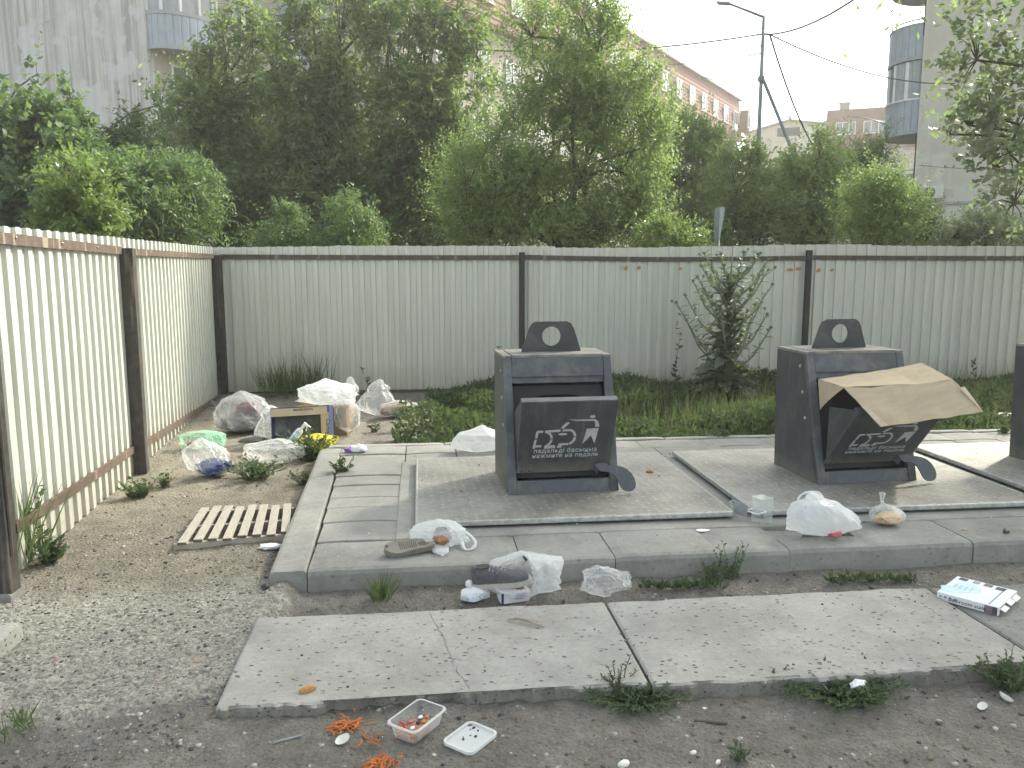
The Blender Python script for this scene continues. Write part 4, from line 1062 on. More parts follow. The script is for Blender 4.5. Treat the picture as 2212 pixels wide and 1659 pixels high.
# ---- the heap in the corner
p = P(520, 940)
b = thing('refuse_sack', 'big smoky see-through sack full of dark refuse in the fence corner', 'sack', (p.x, p.y + 0.12, p.z))
film('sack_body', 0.58, 0.48, 0.50, 71, 'film_smoky', b, (0, 0, 0), 0.2, crumple=0.9, nu=72, nv=44, pinch=0.45, pinch_at=0.98, lean=(-0.02, 0.05), flat=0.08)
film('contents', 0.43, 0.35, 0.25, 72, 'dark_stuff', b, (0, 0, 0.01), 0, crumple=1.4, nu=40, nv=24)
film('cloth', 0.24, 0.18, 0.12, 73, 'maroon', b, (0.05, -0.02, 0.2), 0.3, crumple=1.0, nu=24, nv=14)
film('tail', 0.22, 0.13, 0.10, 74, 'film_smoky', b, (0.29, -0.08, 0.06), 0.3, crumple=1.2, nu=30, nv=18)
p = P(430, 975)
b = thing('green_bag', 'pale green see-through bag with a red capped bottle near the fence', 'bag', (p.x, p.y + 0.12, p.z))
film('bag_body', 0.42, 0.27, 0.19, 76, 'film_green', b, (0, 0, 0), 0.1, crumple=1.2, nu=64, nv=36)
film('bright_film', 0.18, 0.16, 0.17, 77, 'film_green', b, (0.12, 0.02, 0), 0.3, crumple=1.4, nu=30, nv=18)
bt = thing('plastic_bottle', 'small clear bottle with a red band inside the pale green bag', 'bottle', (b.location.x - 0.09, b.location.y - 0.05, b.location.z + 0.04))
MB().lathe([(0.02, -0.08), (0.032, -0.06), (0.032, 0.06), (0.02, 0.085), (0.012, 0.10)], 14).xf(Matrix.Rotation(R(70), 4, 'Y')).build('bottle_body', M['tub'], bt, True)
MB().lathe([(0.034, -0.022), (0.034, 0.022)], 14).xf(Matrix.Rotation(R(70), 4, 'Y')).build('red_band', M['red'], bt)
p = P(450, 1035)
b = thing('blue_bag', 'clear bag with a dark blue bundle at its bottom on the bare soil', 'bag', (p.x, p.y + 0.10, p.z))
film('bag_body', 0.36, 0.26, 0.32, 81, 'film_clear', b, (-0.01, 0.01, 0.0), 0.1, crumple=1.1, nu=64, nv=36, lean=(-0.05, 0.02))
tag(film('blue_bundle', 0.27, 0.20, 0.15, 82, 'film_blue', None, (b.location.x + 0.03, b.location.y - 0.01, b.location.z + 0.005), 0, crumple=1.5, nu=40, nv=24), 'dark blue film bundle inside the clear bag on the bare soil', 'bundle')
# printed beer carton
p = P(655, 968)
b = thing('printed_carton', 'navy and tan printed open carton lying on its side in the heap', 'carton', (p.x - 0.02, p.y + 0.15, p.z + 0.01), R(-10))
b.rotation_euler = (R(-10), R(-4), R(-10))
W_, H_, D_ = 0.56, 0.35, 0.12
MB().box((0, 0, H_ - 0.004), (W_, D_, 0.008)).build('wall', M['navy'], b)
MB().box((0, 0, 0.004), (W_, D_, 0.008)).build('wall', M['navy'], b)
MB().box((W_ / 2 - 0.004, 0, H_ / 2), (0.008, D_, H_ - 0.018)).build('wall', M['navy'], b)
MB().box((-W_ / 2 + 0.004, 0, H_ / 2), (0.008, D_, H_ - 0.018)).build('wall', M['navy'], b)
MB().box((0, D_ / 2 - 0.004, H_ / 2), (W_ - 0.018, 0.006, H_ - 0.018)).build('bottom', M['print_dark'], b)
MB().box((-0.004, -D_ / 2 - 0.004, H_ - 0.046), (W_ - 0.02, 0.005, 0.078), (R(-14), 0, 0)).build('flange', M['card'], b)
MB().box((W_ / 2 - 0.04, -D_ / 2 - 0.004, H_ / 2 - 0.03), (0.075, 0.005, H_ - 0.07), (0, 0, R(6))).build('flange', M['card'], b)
t = lettering('lettering', 'Corona', 0.062, M['navy'], b, 'CENTER', 0.15, 0.001); t.location = (0.04, -D_ / 2 - 0.0085, H_ - 0.024); t.rotation_euler = (R(90 - 14), R(180), 0)
t = lettering('lettering', 'Extra', 0.045, M['gold'], b, 'CENTER', 0.15, 0.001); t.location = (0.04, -D_ / 2 - 0.0, H_ - 0.008 + 0.0045); t.rotation_euler = (0, 0, R(180))
t = lettering('lettering', 'Corona', 0.05, M['navy'], b, 'CENTER', 0.15, 0.001); t.location = (W_ / 2 - 0.028, -D_ / 2 - 0.008, H_ / 2 - 0.03); t.rotation_euler = (R(90), R(90), R(6))
MB().box((0.02, -0.02, H_ + 0.001), (0.12, 0.06, 0.002)).build('gold_crest', M['gold'], b)
# brown box with white bag on it
p = P(705, 945)
b = thing('brown_box', 'plain brown cardboard box half hidden behind the printed carton', 'box', (p.x - 0.02, p.y + 0.32, p.z), R(-12))
MB().box((0, 0, 0.14), (0.50, 0.34, 0.28)).build('carton_body', M['card_dark'], b, bevel=0.003)
MB().box((0.0, -0.172, 0.15), (0.03, 0.002, 0.26)).build('tape', M['card'], b)
bx, by, bz = b.location
b = thing('carrier_bag', 'crumpled white bag resting on the brown box by the heap', 'bag', (bx + 0.0, by - 0.02, bz + 0.27))
film('bag_body', 0.56, 0.40, 0.27, 91, 'film_white', b, (0, 0, 0), 0, crumple=1.4, nu=72, nv=40)
film('hanging_end', 0.26, 0.14, 0.36, 92, 'film_clear', b, (0.21, -0.18, -0.25), 0.2, crumple=1.2, nu=40, nv=26)
film('ear', 0.18, 0.10, 0.20, 93, 'film_clear', b, (0.24, 0.0, 0.1), 0, crumple=1.3, nu=30, nv=18, pinch=0.6)
p = P(600, 955)
b = tag(film('clear_bag', 0.46, 0.34, 0.38, 95, 'film_clear', None, (p.x, p.y + 0.12, p.z), 0.4, crumple=1.1, nu=64, nv=36, pinch=0.4, lean=(-0.08, 0)), 'upright crumpled clear bag between the smoky sack and printed carton', 'bag')
# spray bottle
p = P(625, 972)
b = thing('spray_bottle', 'pale blue and white cleaner bottle leaning in the heap', 'bottle', (p.x - 0.01, p.y + 0.03, p.z + 0.035))
mt = Matrix.Rotation(R(38), 4, 'Y')
MB().lathe([(0.030, 0), (0.034, 0.01), (0.034, 0.16), (0.025, 0.185), (0.013, 0.2), (0.013, 0.22)], 16).xf(mt).build('bottle_body', M['paper'], b, True)
MB().lathe([(0.0345, 0.04), (0.0345, 0.14)], 16).xf(mt).build('blue_label', M['print_blue'], b, True)
MB().box((0.0, 0, 0.24), (0.03, 0.025, 0.045)).box((0.03, 0, 0.25), (0.06, 0.018, 0.02)).box((0.035, 0, 0.225), (0.01, 0.012, 0.05), (0, R(-25), 0)).xf(mt).build('trigger_head', M['paper'], b, bevel=0.004)
p = P(683, 978)
b = tag(film('yellow_bag', 0.34, 0.22, 0.17, 98, 'film_yellow', None, (p.x, p.y + 0.08, p.z), 0.1, crumple=1.2, nu=48, nv=28), 'shiny yellow bag tucked in front of the printed carton', 'bag')
p = P(595, 1008)
b = tag(film('clear_bag', 0.50, 0.30, 0.22, 101, 'film_clear', None, (p.x, p.y + 0.10, p.z), 0.25, crumple=1.3, nu=72, nv=40, cut=lambda c: c.x > 0.06 and c.y < -0.03 and c.z < 0.07), 'flattened clear bag on the soil in front of the heap', 'bag')
p = P(820, 905)
b = thing('clear_bag', 'dusty clear bag with brown paper standing among the weeds', 'bag', (p.x, p.y + 0.12, gz(p.x, p.y)))
film('bag_body', 0.50, 0.34, 0.42, 105, 'film_clear', b, (-0.05, 0.06, 0), 0.1, crumple=1.0, nu=64, nv=36, pinch=0.5, lean=(0.05, 0.02))
film('brown_paper', 0.42, 0.24, 0.17, 106, 'card_dark', b, (0.2, -0.05, 0.02), 0.3, crumple=1.0, nu=40, nv=22)
film('bag_skirt', 0.45, 0.28, 0.19, 107, 'film_clear', b, (0.2, -0.05, 0.01), 0.3, crumple=1.1, nu=40, nv=22)
# stones in the corner
for x, y, s, lb in ((519, 875, 0.07, 'rounded grey stone in the fence corner'),):
        p = P(x, y); o = link_mesh('stone', rock_mesh(s, x, 2), M['stone']); o.location = (p.x - 0.35, p.y, p.z + s * 0.35); tag(o, lb, 'stone')
p = P(540, 950); o = link_mesh('stone', rock_mesh(0.10, 4, 2, (1.2, 0.8, 0.4)), M['stone']); o.location = (p.x + 0.05, p.y - 0.06, p.z + 0.015); tag(o, 'flat grey stone in front of the smoky sack', 'stone')

# ---- pallet
pa, pb, pc_, pd_ = P(378, 1190, 0.07), P(632, 1166, 0.07), P(634, 1104, 0.07), P(432, 1111, 0.07)
cen = (pa + pb + pc_ + pd_) / 4
pl = thing('wooden_pallet', 'small weathered slatted wooden pallet lying on the soil', 'pallet', (cen.x, cen.y, gz(cen.x, cen.y)))
n_s = 8
for i in range(n_s):
    u = (i + 0.5) / n_s
    a = pa.lerp(pb, u) - cen; c = pd_.lerp(pc_, u) - cen
    a.z = c.z = 0.062 + 0.002 * (i % 3)
    ex = (c - a).normalized() * 0.012 * ((i * 5) % 3 - 1)
    MB().bar(a + ex, c + ex, 0.050, 0.016).build('slat', M['wood'], pl, bevel=0.002)
    MB().bar(a + ex - (c - a).normalized() * 0.0012, a + ex, 0.048, 0.0145).build('slat_end', M['wood_end'], pl)
for w in (0.04, 0.5, 0.95):
    a = pa.lerp(pd_, w) - cen; c = pb.lerp(pc_, w) - cen; a.z = c.z = 0.028
    MB().bar(a - (c - a).normalized() * 0.01, c + (c - a).normalized() * 0.01, 0.03, 0.05).build('bearer', M['wood'], pl, bevel=0.002)
p = P(583, 1186); tag(film('torn_film', 0.13, 0.07, 0.035, 111, 'paper', None, tuple(p), 0, crumple=1.6, nu=28, nv=14), 'torn scrap of white film in front of the wooden pallet', 'film')

# ---- bathroom scale box
c4 = [P(2017, 1275, 0.128), P(2076, 1246, 0.128), P(2208, 1279, 0.128), P(2147, 1310, 0.128)]
cc = sum(c4, Vector()) / 4
e1 = ((c4[3] - c4[0]) + (c4[2] - c4[1])) / 2; e2 = ((c4[1] - c4[0]) + (c4[2] - c4[3])) / 2
L1, L2 = e1.length, e2.length; rz = math.atan2(e1.y, e1.x)
b = thing('scale_box', 'white bathroom scale box with blue print on the dark slab', 'box', (cc.x, cc.y, 0.087), rz)
MB().box((0, 0, 0.0205), (L1, L2, 0.040)).build('carton_body', M['paper'], b, bevel=0.0015)
t = lettering('lettering', 'Bathroom scale', 0.026, M['ink'], b, 'CENTER'); t.location = (0.0, -L2 / 2 - 0.001, 0.010); t.rotation_euler = (R(90), 0, 0)
for x, w, m_ in ((L1 * 0.36, 0.045, 'print_plum'), (L1 * 0.44, 0.02, 'print_dark')):
    MB().box((x, -L2 / 2 - 0.0008, 0.0205), (w, 0.001, 0.036)).build('side_print', M[m_], b)
for k in range(4): MB().box((-L1 * 0.44 + 0.022 * k, -L2 / 2 - 0.0008, 0.022), (0.012, 0.001, 0.008 + 0.004 * (k % 2))).build('side_print', M['ink_grey'], b)
for (x, y, w, h, m_) in ((-0.36, 0.40, 0.14, 0.13, 'print_dark'), (-0.14, 0.40, 0.11, 0.13, 'ink_grey'), (0.06, 0.40, 0.14, 0.14, 'print_plum'), (0.27, 0.38, 0.15, 0.15, 'print_dark')):
    MB().box((x * L1, y * L2, 0.0412), (w * L1, h * L2, 0.001)).build('top_picture', M[m_], b)
plate('water_splash', [[(-0.12, -0.10), (-0.06, -0.115), (-0.02, -0.06), (0.03, -0.02), (0.02, 0.03), (-0.03, 0.075), (-0.10, 0.06), (-0.09, 0.0), (-0.14, -0.05)]], 0.001, M['print_blue'], b).location = (-0.01, 0, 0.0412)
for r_ in range(2):
    for c_ in range(4): MB().box((-L1 * 0.36 + 0.024 * c_, -0.07 * L2 + 0.03 * r_, 0.0412), (0.010, 0.014, 0.001)).build('printed_mark', M['ink_grey'], b)
MB().box((0.33 * L1, 0.0, 0.0412), (0.006, L2 * 0.92, 0.001)).build('stripe', M['ink_grey'], b)
for k in range(3):
    MB().box((L1 / 2 + 0.012, -L2 * 0.33 + k * L2 * 0.31, 0.026 + 0.006 * (k % 2)), (0.026, L2 * 0.24, 0.0022), (0, R(18 + 7 * k), 0)).build('torn_tab', M['paper'], b)
    MB().box((L1 / 2 + 0.0012, -L2 * 0.3 + k * L2 * 0.3, 0.02), (0.0015, L2 * 0.26, 0.03)).build('dark_gap', M['card_dark'], b)

# ---- food tub, lid, carrot, egg shells
def tub(label, l, t_, r, b_, zr):
    A, B, Cc, Dd = (P(*q, zr) for q in (l, t_, r, b_))
    cen = (A + B + Cc + Dd) / 4; e1 = ((Cc - B) + (Dd - A)) / 2; e2 = ((B - A) + (Cc - Dd)) / 2
    return cen, e1, e2
cen, e1, e2 = tub('', (840, 1590), (905, 1541), (966, 1560), (893, 1618), 0.062)
rz = math.atan2(e2.y, e2.x); LL_, WW_ = e2.length * 1.02, e1.length * 1.02
g_ = gz(cen.x, cen.y)
b = thing('food_tub', 'open clear plastic food tub with shredded leftovers on the soil', 'tub', (cen.x, cen.y, g_), rz)
v = []; f = []; rings = [(0.80, 0.0), (0.86, 0.006), (0.93, 0.04), (0.96, 0.060), (1.03, 0.0605), (1.05, 0.056)]
n_ = 0
for s, z in rings:
    lp = rrect(LL_ * s, WW_ * (1 - (1 - s) * LL_ / WW_), 0.022, 5); n_ = len(lp)
    v += [(x, y, z + 0.003) for x, y in lp]
for i in range(3):
    for k in range(n_): f.append((i * n_ + k, i * n_ + (k + 1) % n_, (i + 1) * n_ + (k + 1) % n_, (i + 1) * n_ + k))
f.append(tuple(range(n_))[::-1])
pydata('tub_wall', v[:4 * n_], f, M['tub'], b, False)
f = []
for i in (0, 1):
    for k in range(n_): f.append((i * n_ + k, i * n_ + (k + 1) % n_, (i + 1) * n_ + (k + 1) % n_, (i + 1) * n_ + k))
pydata('rim', v[3 * n_:6 * n_], f, M['tub_rim'], b, False)
tb = b
b = thing('food_leftovers', 'carrot and meat leftovers lying in the clear food tub', 'food', tuple(tb.location), rz)
film('meat_scraps', LL_ * 0.62, WW_ * 0.66, 0.032, 121, 'meat', b, (-LL_ * 0.06, -0.004, 0.006), 0, crumple=1.8, nu=48, nv=24)
rc = random.Random(11)
def shred(mb, x, y, z, L, spread=1.0):
    a = rc.uniform(0, 6.28); cvt = rc.uniform(-1.4, 1.4); pts = []
    for k in range(5):
        pts.append((x, y, z + abs(math.sin(k * 0.9 + a)) * 0.008)); x += math.cos(a) * L / 4; y += math.sin(a) * L / 4; a += cvt * 0.45
    mb.tube(pts, [0.0016, 0.0024, 0.0024, 0.0022, 0.0012], 5)
m = MB()
for _ in range(34): shred(m, rc.gauss(-LL_ * 0.16, 0.022), rc.gauss(0, 0.018), rc.uniform(0.008, 0.02), 0.045)
m.build('carrot_shreds', M['carrot'], b)
for k, (x, y, s, mt_) in enumerate(((0.03, 0.01, 0.012, 'egg'), (-0.01, 0.02, 0.010, 'pink'), (0.015, -0.02, 0.011, 'crust'), (-0.04, -0.01, 0.012, 'egg'), (0.045, -0.01, 0.009, 'carrot'), (0.0, -0.005, 0.011, 'ink'))):
    o = link_mesh('scrap', rock_mesh(s, k + 2, 1), M[mt_], b); o.location = (x, y, 0.036)
MB().tube([(-LL_ * 0.48, 0.01, 0.068), (-LL_ * 0.42, 0.012, 0.073), (-LL_ * 0.36, 0.008, 0.06), (-LL_ * 0.33, 0.004, 0.035)], 0.0028, 6).build('carrot_strip', M['red'], b)
cen, e1, e2 = tub('', (948, 1636), (1013, 1590), (1081, 1610), (1022, 1660), 0.012)
rz = math.atan2(e2.y, e2.x); LL_, WW_ = e2.length * 1.0, e1.length
b = thing('tub_lid', 'clear plastic tub lid lying flat beside the food tub', 'lid', (cen.x, cen.y, gz(cen.x, cen.y) + 0.004), rz)
plate('lid_panel', [rrect(LL_ * 0.9, WW_ * 0.86, 0.018, 5)], 0.002, M['tub_rim'], b)
o = plate('rim', [rrect(LL_, WW_, 0.024, 5), rrect(LL_ * 0.91, WW_ * 0.87, 0.018, 5)], 0.008, M['tub_rim'], b, 0.0015); o.location = (0, 0, 0.003)
for k in range(7): link_mesh('soil_speck', rock_mesh(0.0035 + 0.002 * (k % 3), k, 1), M['ink'], b).location = (rc.uniform(-0.07, 0.07), rc.uniform(-0.04, 0.04), 0.003)
def carrot_pile(label, x, y, n, r):
    p = P(x, y); m = MB()
    for _ in range(n): shred(m, rc.gauss(0, r), rc.gauss(0, r * 0.6), rc.uniform(0.002, 0.012), rc.uniform(0.03, 0.07))
    o = m.build('carrot_heap', M['carrot'], None, True); o.location = (p.x, p.y, p.z); return tag(o, label, 'food scraps')
carrot_pile('heap of orange carrot shreds beside the white eggshell', 748, 1572, 46, 0.035)
carrot_pile('heap of orange carrot shreds at the bottom edge', 822, 1650, 34, 0.024)
carrot_pile('few stray carrot shreds between the eggshell and food tub', 795, 1604, 7, 0.02)
def bit(name, label, cat, x, y, s, mat, z=None, n=2, sq=(1, 0.8, 0.45), rz=0.0, seed=None):
    p = P(x, y) if z is None else P(x, y, z)
    o = link_mesh(name, rock_mesh(s, seed if seed is not None else x * 0.37, n, sq), M[mat]); o.location = (p.x, p.y, p.z + s * sq[2] * 0.55); o.rotation_euler = (0, 0, rz)
    return tag(o, label, cat)
def shell(label, x, y, s, rz, cupped=True):
    p = P(x, y); v = []; f = []; nu, nv = 16, 5
    for j in range(nv + 1):
        ph = math.pi / 2 * j / nv
        for i in range(nu):
            a = 2 * math.pi * i / nu; k = 1 + 0.12 * mnoise.noise(Vector((math.cos(a), math.sin(a), x)) * 1.7) * j / nv
            v.append((s * math.sin(ph) * math.cos(a) * k * 1.15, s * 0.75 * math.sin(ph) * math.sin(a) * k, s * 0.7 * (1 - math.cos(ph)) * (1 if cupped else -1)))
    for j in range(nv):
        for i in range(nu): f.append((j * nu + i, j * nu + (i + 1) % nu, (j + 1) * nu + (i + 1) % nu, (j + 1) * nu + i))
    o = pydata('eggshell', v, f, M['egg'], None, True); o.location = (p.x, p.y, p.z + (0.002 if cupped else s * 0.72)); o.rotation_euler = (R(20), R(-15), rz); return tag(o, label, 'eggshell')
shell('white half eggshell below the carrot heap', 741, 1603, 0.024, 0.5)
shell('small white eggshell at the bottom edge right of the lid', 1346, 1654, 0.019, 0.2, False)
shell('eggshell fragment under the weeds by the slab joint', 1372, 1487, 0.02, 0.9)
shell('pale eggshell fragment beyond the weed clump at the slab edge', 1497, 1628, 0.011, 0.1, False)
shell('tiny white eggshell piece close to the bottom edge of the photo', 1552, 1648, 0.010, 0.7, False)
shell('pair of clear shell fragments near the right edge', 2120, 1530, 0.02, 0.4)
shell('pale cupped fragment on the soil at the right edge', 2170, 1513, 0.025, 2.0)
bit('bread_crust', 'orange brown crust on the crumbling slab edge', 'food scrap', 664, 1494, 0.026, 'crust', 0.10, 2, (1.3, 0.6, 0.6), 0.4)
bit('bread_crust', 'small brown crust on the deck plate right of the empty bin', 'food scrap', 1404, 1021, 0.022, 'crust', DZ, 2, (1.2, 0.6, 0.6))
bit('bottle_cap', 'small dark bottle cap on the pad near the right edge', 'bottle cap', 2173, 1151, 0.020, 'bin_light', PZ, 2, (1.0, 0.8, 0.9))
bit('paper_scrap', 'flat white scrap beside the sunken paving hole', 'paper scrap', 1518, 1146, 0.035, 'paper', PZ, 2, (1.2, 0.8, 0.12))
bit('wood_chip', 'pale wood chip on the pad close to the bottle cap', 'wood chip', 2085, 1145, 0.022, 'card', PZ, 1, (1.3, 0.5, 0.25))
bit('white_rubble', 'white rubble lump in the weeds left of the third bin', 'rubble', 2172, 905, 0.09, 'paper', 0.06, 2, (1.5, 0.7, 0.5))
bit('dark_lump', 'black rubble cube at the corner of the side kerb', 'rubble', 574, 1272, 0.024, 'ink', None, 1, (1, 0.8, 0.8))
for x, y, rz_, L, w, mt_, lb in ((1704, 1310, -0.05, 0.14, 0.016, 'card_torn', 'flat pale ice cream stick in the trench'), (1535, 1563, -0.25, 0.12, 0.011, 'twig_dark', 'short dark stick on the soil below the pale slab'), (622, 1600, 0.35, 0.10, 0.006, 'ink_grey', 'thin grey stick on the soil left of the carrots')):
    p = P(x, y); o = MB().box((0, 0, 0.004), (L, w, 0.006)).build('stick', M[mt_], bevel=0.001); o.location = (p.x, p.y, p.z + 0.003); o.rotation_euler = (0, 0, rz_); tag(o, lb, 'stick')
a_, b_ = P(1096, 1339, 0.106), P(1175, 1354, 0.106)
o = MB().tube([a_, a_.lerp(b_, 0.3) + Vector((0, 0.012, 0.012)), a_.lerp(b_, 0.6) + Vector((0, 0.008, 0.012)), b_], [0.003, 0.007, 0.008, 0.003], 6).tube([a_.lerp(b_, 0.6) + Vector((0, 0.008, 0.012)), a_.lerp(b_, 0.82) + Vector((0.01, 0.012, 0.016))], [0.005, 0.003], 6).build('bare_twig', M['twig'], None, True)
tag(o, 'pale bare twig lying on the crumbled slab', 'twig')
for x0, y0, x1, y1, lb in ((1184, 1248, 1170, 1194, 'dark twig leaning on the kerb right of the sneaker bag'), (1136, 1208, 1127, 1196, 'short dark twig on the kerb above the sneaker bag')):
    a_ = P(x0, y0, 0.0 if y0 > 1230 else 0.14); b_ = atY(x1, y1, 4.12)
    o = MB().tube([(a_.x, 4.085 if y0 > 1230 else a_.y, a_.z - 0.03), ((a_.x + b_.x) / 2 + 0.006, 4.09, (a_.z + b_.z) / 2), (b_.x, 4.10, max(b_.z, 0.17))], [0.008, 0.008, 0.005], 6).build('bare_twig', M['twig_dark'], None, True); tag(o, lb, 'twig')
p = P(1852, 1497); tag(film('paper_scrap', 0.085, 0.05, 0.035, 131, 'paper', None, (p.x, p.y, p.z + 0.02), 0.4, crumple=1.8, nu=24, nv=12), 'crumpled grey and white paper scrap in the weeds below the pale slab', 'paper scrap')
# scattered crumbs, chips and gravel that nobody could count
def scatter(name, label, n, region, smin, smax, mats, seed, flat=0.5, z=None, sub=0):
    rs = np.random.RandomState(seed)
    bm = bmesh.new()
    if sub == 0: bmesh.ops.create_cube(bm, size=1.2)
    else: bmesh.ops.create_icosphere(bm, subdivisions=sub, radius=1)
    tv = np.array([q.co[:] for q in bm.verts]); tf = [[w.index for w in q.verts] for q in bm.faces]; bm.free()
    k = len(tf[0]); tf = np.array(tf)
    pts = region(rs, n); n = len(pts)
    s = smin * (smax / smin) ** (rs.rand(n) ** 2.2)
    jit = 1 + 0.45 * (rs.rand(n, len(tv), 3) - 0.5)
    ang = rs.rand(n) * 6.28; ca, sa = np.cos(ang), np.sin(ang)
    L = tv[None] * jit * s[:, None, None] * np.stack([np.ones(n), 0.55 + 0.4 * rs.rand(n), flat * (0.5 + rs.rand(n))], -1)[:, None, :]
    V = np.empty_like(L); V[..., 0] = L[..., 0] * ca[:, None] - L[..., 1] * sa[:, None]; V[..., 1] = L[..., 0] * sa[:, None] + L[..., 1] * ca[:, None]; V[..., 2] = L[..., 2]
    V += pts[:, None, :]
    F = (tf[None] + (np.arange(n) * len(tv))[:, None, None]).reshape(-1, k)
    o = np_mesh(name, V.reshape(-1, 3), F, mats[0])
    for m_ in mats[1:]: o.data.materials.append(m_)
    if len(mats) > 1:
        idx = np.repeat(rs.randint(0, len(mats), n), len(tf)).astype(np.int32); o.data.polygons.foreach_set('material_index', idx)
    return tag(o, label, None, None, 'stuff')
def on_ground(x, y, dz=0.0): return np.stack([x, y, ground_z(x, y) + dz], -1)
M['peb_a'] = simple('pebble_grey', (0.2, 0.195, 0.18), (0.13, 0.125, 0.115), 3, 0.9)
M['peb_b'] = simple('pebble_pale', (0.42, 0.40, 0.36), (0.32, 0.30, 0.27), 3, 0.9)
M['peb_c'] = simple('pebble_dark', (0.075, 0.073, 0.07), (0.05, 0.05, 0.05), 3, 0.9)
M['peb_d'] = simple('pebble_brown', (0.20, 0.15, 0.10), (0.14, 0.10, 0.07), 3, 0.9)
def reg_lot(rs, n):
    x = rs.rand(n) * 5.6 - 2.3; y = 1.5 + rs.rand(n) * 1.42; return on_ground(x, y)
def reg_apron(rs, n):
    x = -0.75 - rs.rand(n) * 1.5; y = 2.5 + rs.rand(n) ** 1.3 * 2.6; return on_ground(x, y)
def reg_side(rs, n):
    x = -0.85 - rs.rand(n) * 1.6; y = 4.2 + rs.rand(n) * 6.5; return on_ground(x, y)
def reg_trench(rs, n):
    x = -0.6 + rs.rand(n) * 4.6; y = 3.68 + rs.rand(n) * 0.42; return on_ground(x, y)
def reg_pad(rs, n):
    x = -0.7 + rs.rand(n) * 5.5; y = 4.13 + rs.rand(n) * 2.7
    z = np.where((y > 4.69) & (y < 6.3) & (x > -0.02) & (((x % 2.085) < 1.9)), DZ, np.where((y > 4.55) & (y < 6.4) & (x > -0.13), 0.16, PZ)); return np.stack([x, y, z + 0.002], -1)
def reg_slab(rs, n):
    x = -0.7 + rs.rand(n) * 3.2; y = 2.92 + rs.rand(n) * 0.7; return np.stack([x, y, np.full(n, 0.102)], -1)
PB = [M['peb_a'], M['peb_b'], M['peb_c'], M['peb_d']]
scatter('gravel', 'loose gravel and grit over the dark soil lot', 5200, reg_lot, 0.0018, 0.016, PB, 21, 0.55)
scatter('gravel', 'gravel embedded in the worn apron', 8000, reg_apron, 0.002, 0.014, [M['peb_a'], M['peb_b'], M['peb_c'], M['peb_a']], 22, 0.45)
scatter('gravel', 'pebbles strewn along the side fence', 2600, reg_side, 0.003, 0.017, PB, 23, 0.5)
scatter('gravel', 'grit and pebbles in the trench by the kerb', 1500, reg_trench, 0.002, 0.016, PB, 24, 0.5)
scatter('litter_crumbs', 'tiny crumbs scattered over the pad and decks', 420, reg_pad, 0.002, 0.010, [M['peb_b'], M['peb_d'], M['paper'], M['crust'], M['peb_c']], 25, 0.4)
scatter('litter_crumbs', 'dark grit scattered over the concrete slabs', 200, reg_slab, 0.0015, 0.008, [M['peb_c'], M['peb_a'], M['peb_b'], M['peb_d']], 26, 0.5)
scatter('litter_crumbs', 'white shell chips scattered over the soil', 110, lambda rs, n: np.concatenate([reg_lot(rs, int(n * .7)), reg_side(rs, n - int(n * .7))]), 0.004, 0.014, [M['egg'], M['paper'], M['card_torn'], M['egg']], 27, 0.3)
scatter('litter_crumbs', 'red and orange plastic bits on the apron', 16, reg_apron, 0.006, 0.012, [M['red'], M['carrot'], M['pink']], 28, 0.3)
# ------------------------------------------------------------------ vegetation
def nrmz(a): return a / np.maximum(1e-9, np.linalg.norm(a, axis=-1, keepdims=True))
def leaves(name, base, dirv, nor, length, width, mat, parent, fold=0.0):
    """pointed leaves: one four-sided blade each"""
    n = len(base); side = nrmz(np.cross(dirv, nor))
    L = length[:, None]; W = width[:, None]
    a = base; c = base + dirv * L
    m1 = base + dirv * L * 0.42 + side * W * 0.5 + nor * W * fold; m2 = base + dirv * L * 0.42 - side * W * 0.5 + nor * W * fold
    V = np.stack([a, m1, c, m2], 1).reshape(-1, 3)
    F = np.arange(n * 4).reshape(-1, 4)
    return np_mesh(name, V, F, mat, parent)
def lobe_points(rs, lobes, n, inner=0.35):
    lob = np.array(lobes, float); w = lob[:, 3] * lob[:, 4] * lob[:, 5]; w = w ** 0.75; w /= w.sum()
    i = rs.choice(len(lob), n, p=w); d = nrmz(rs.randn(n, 3)); r = inner + (1 - inner) * rs.rand(n) ** 0.55
    c = lob[i, :3]; e = lob[i, 3:6]
    # leaves gather in clumps on each lobe, with gaps between them
    nc = 9; cd = nrmz(rs.randn(len(lob), nc, 3)); pick = rs.randint(0, nc, n)
    cl = cd[i, pick] * (inner + (0.98 - inner) * (((i * 13 + pick * 7) % 10) / 10.0)[:, None] ** 0.5)
    q = cl + nrmz(rs.randn(n, 3)) * (rs.rand(n) ** 0.5)[:, None] * 0.40
    loose = rs.rand(n) < 0.25
    q = np.where(loose[:, None], d * r[:, None], q)
    return c + q * e, nrmz(q), i
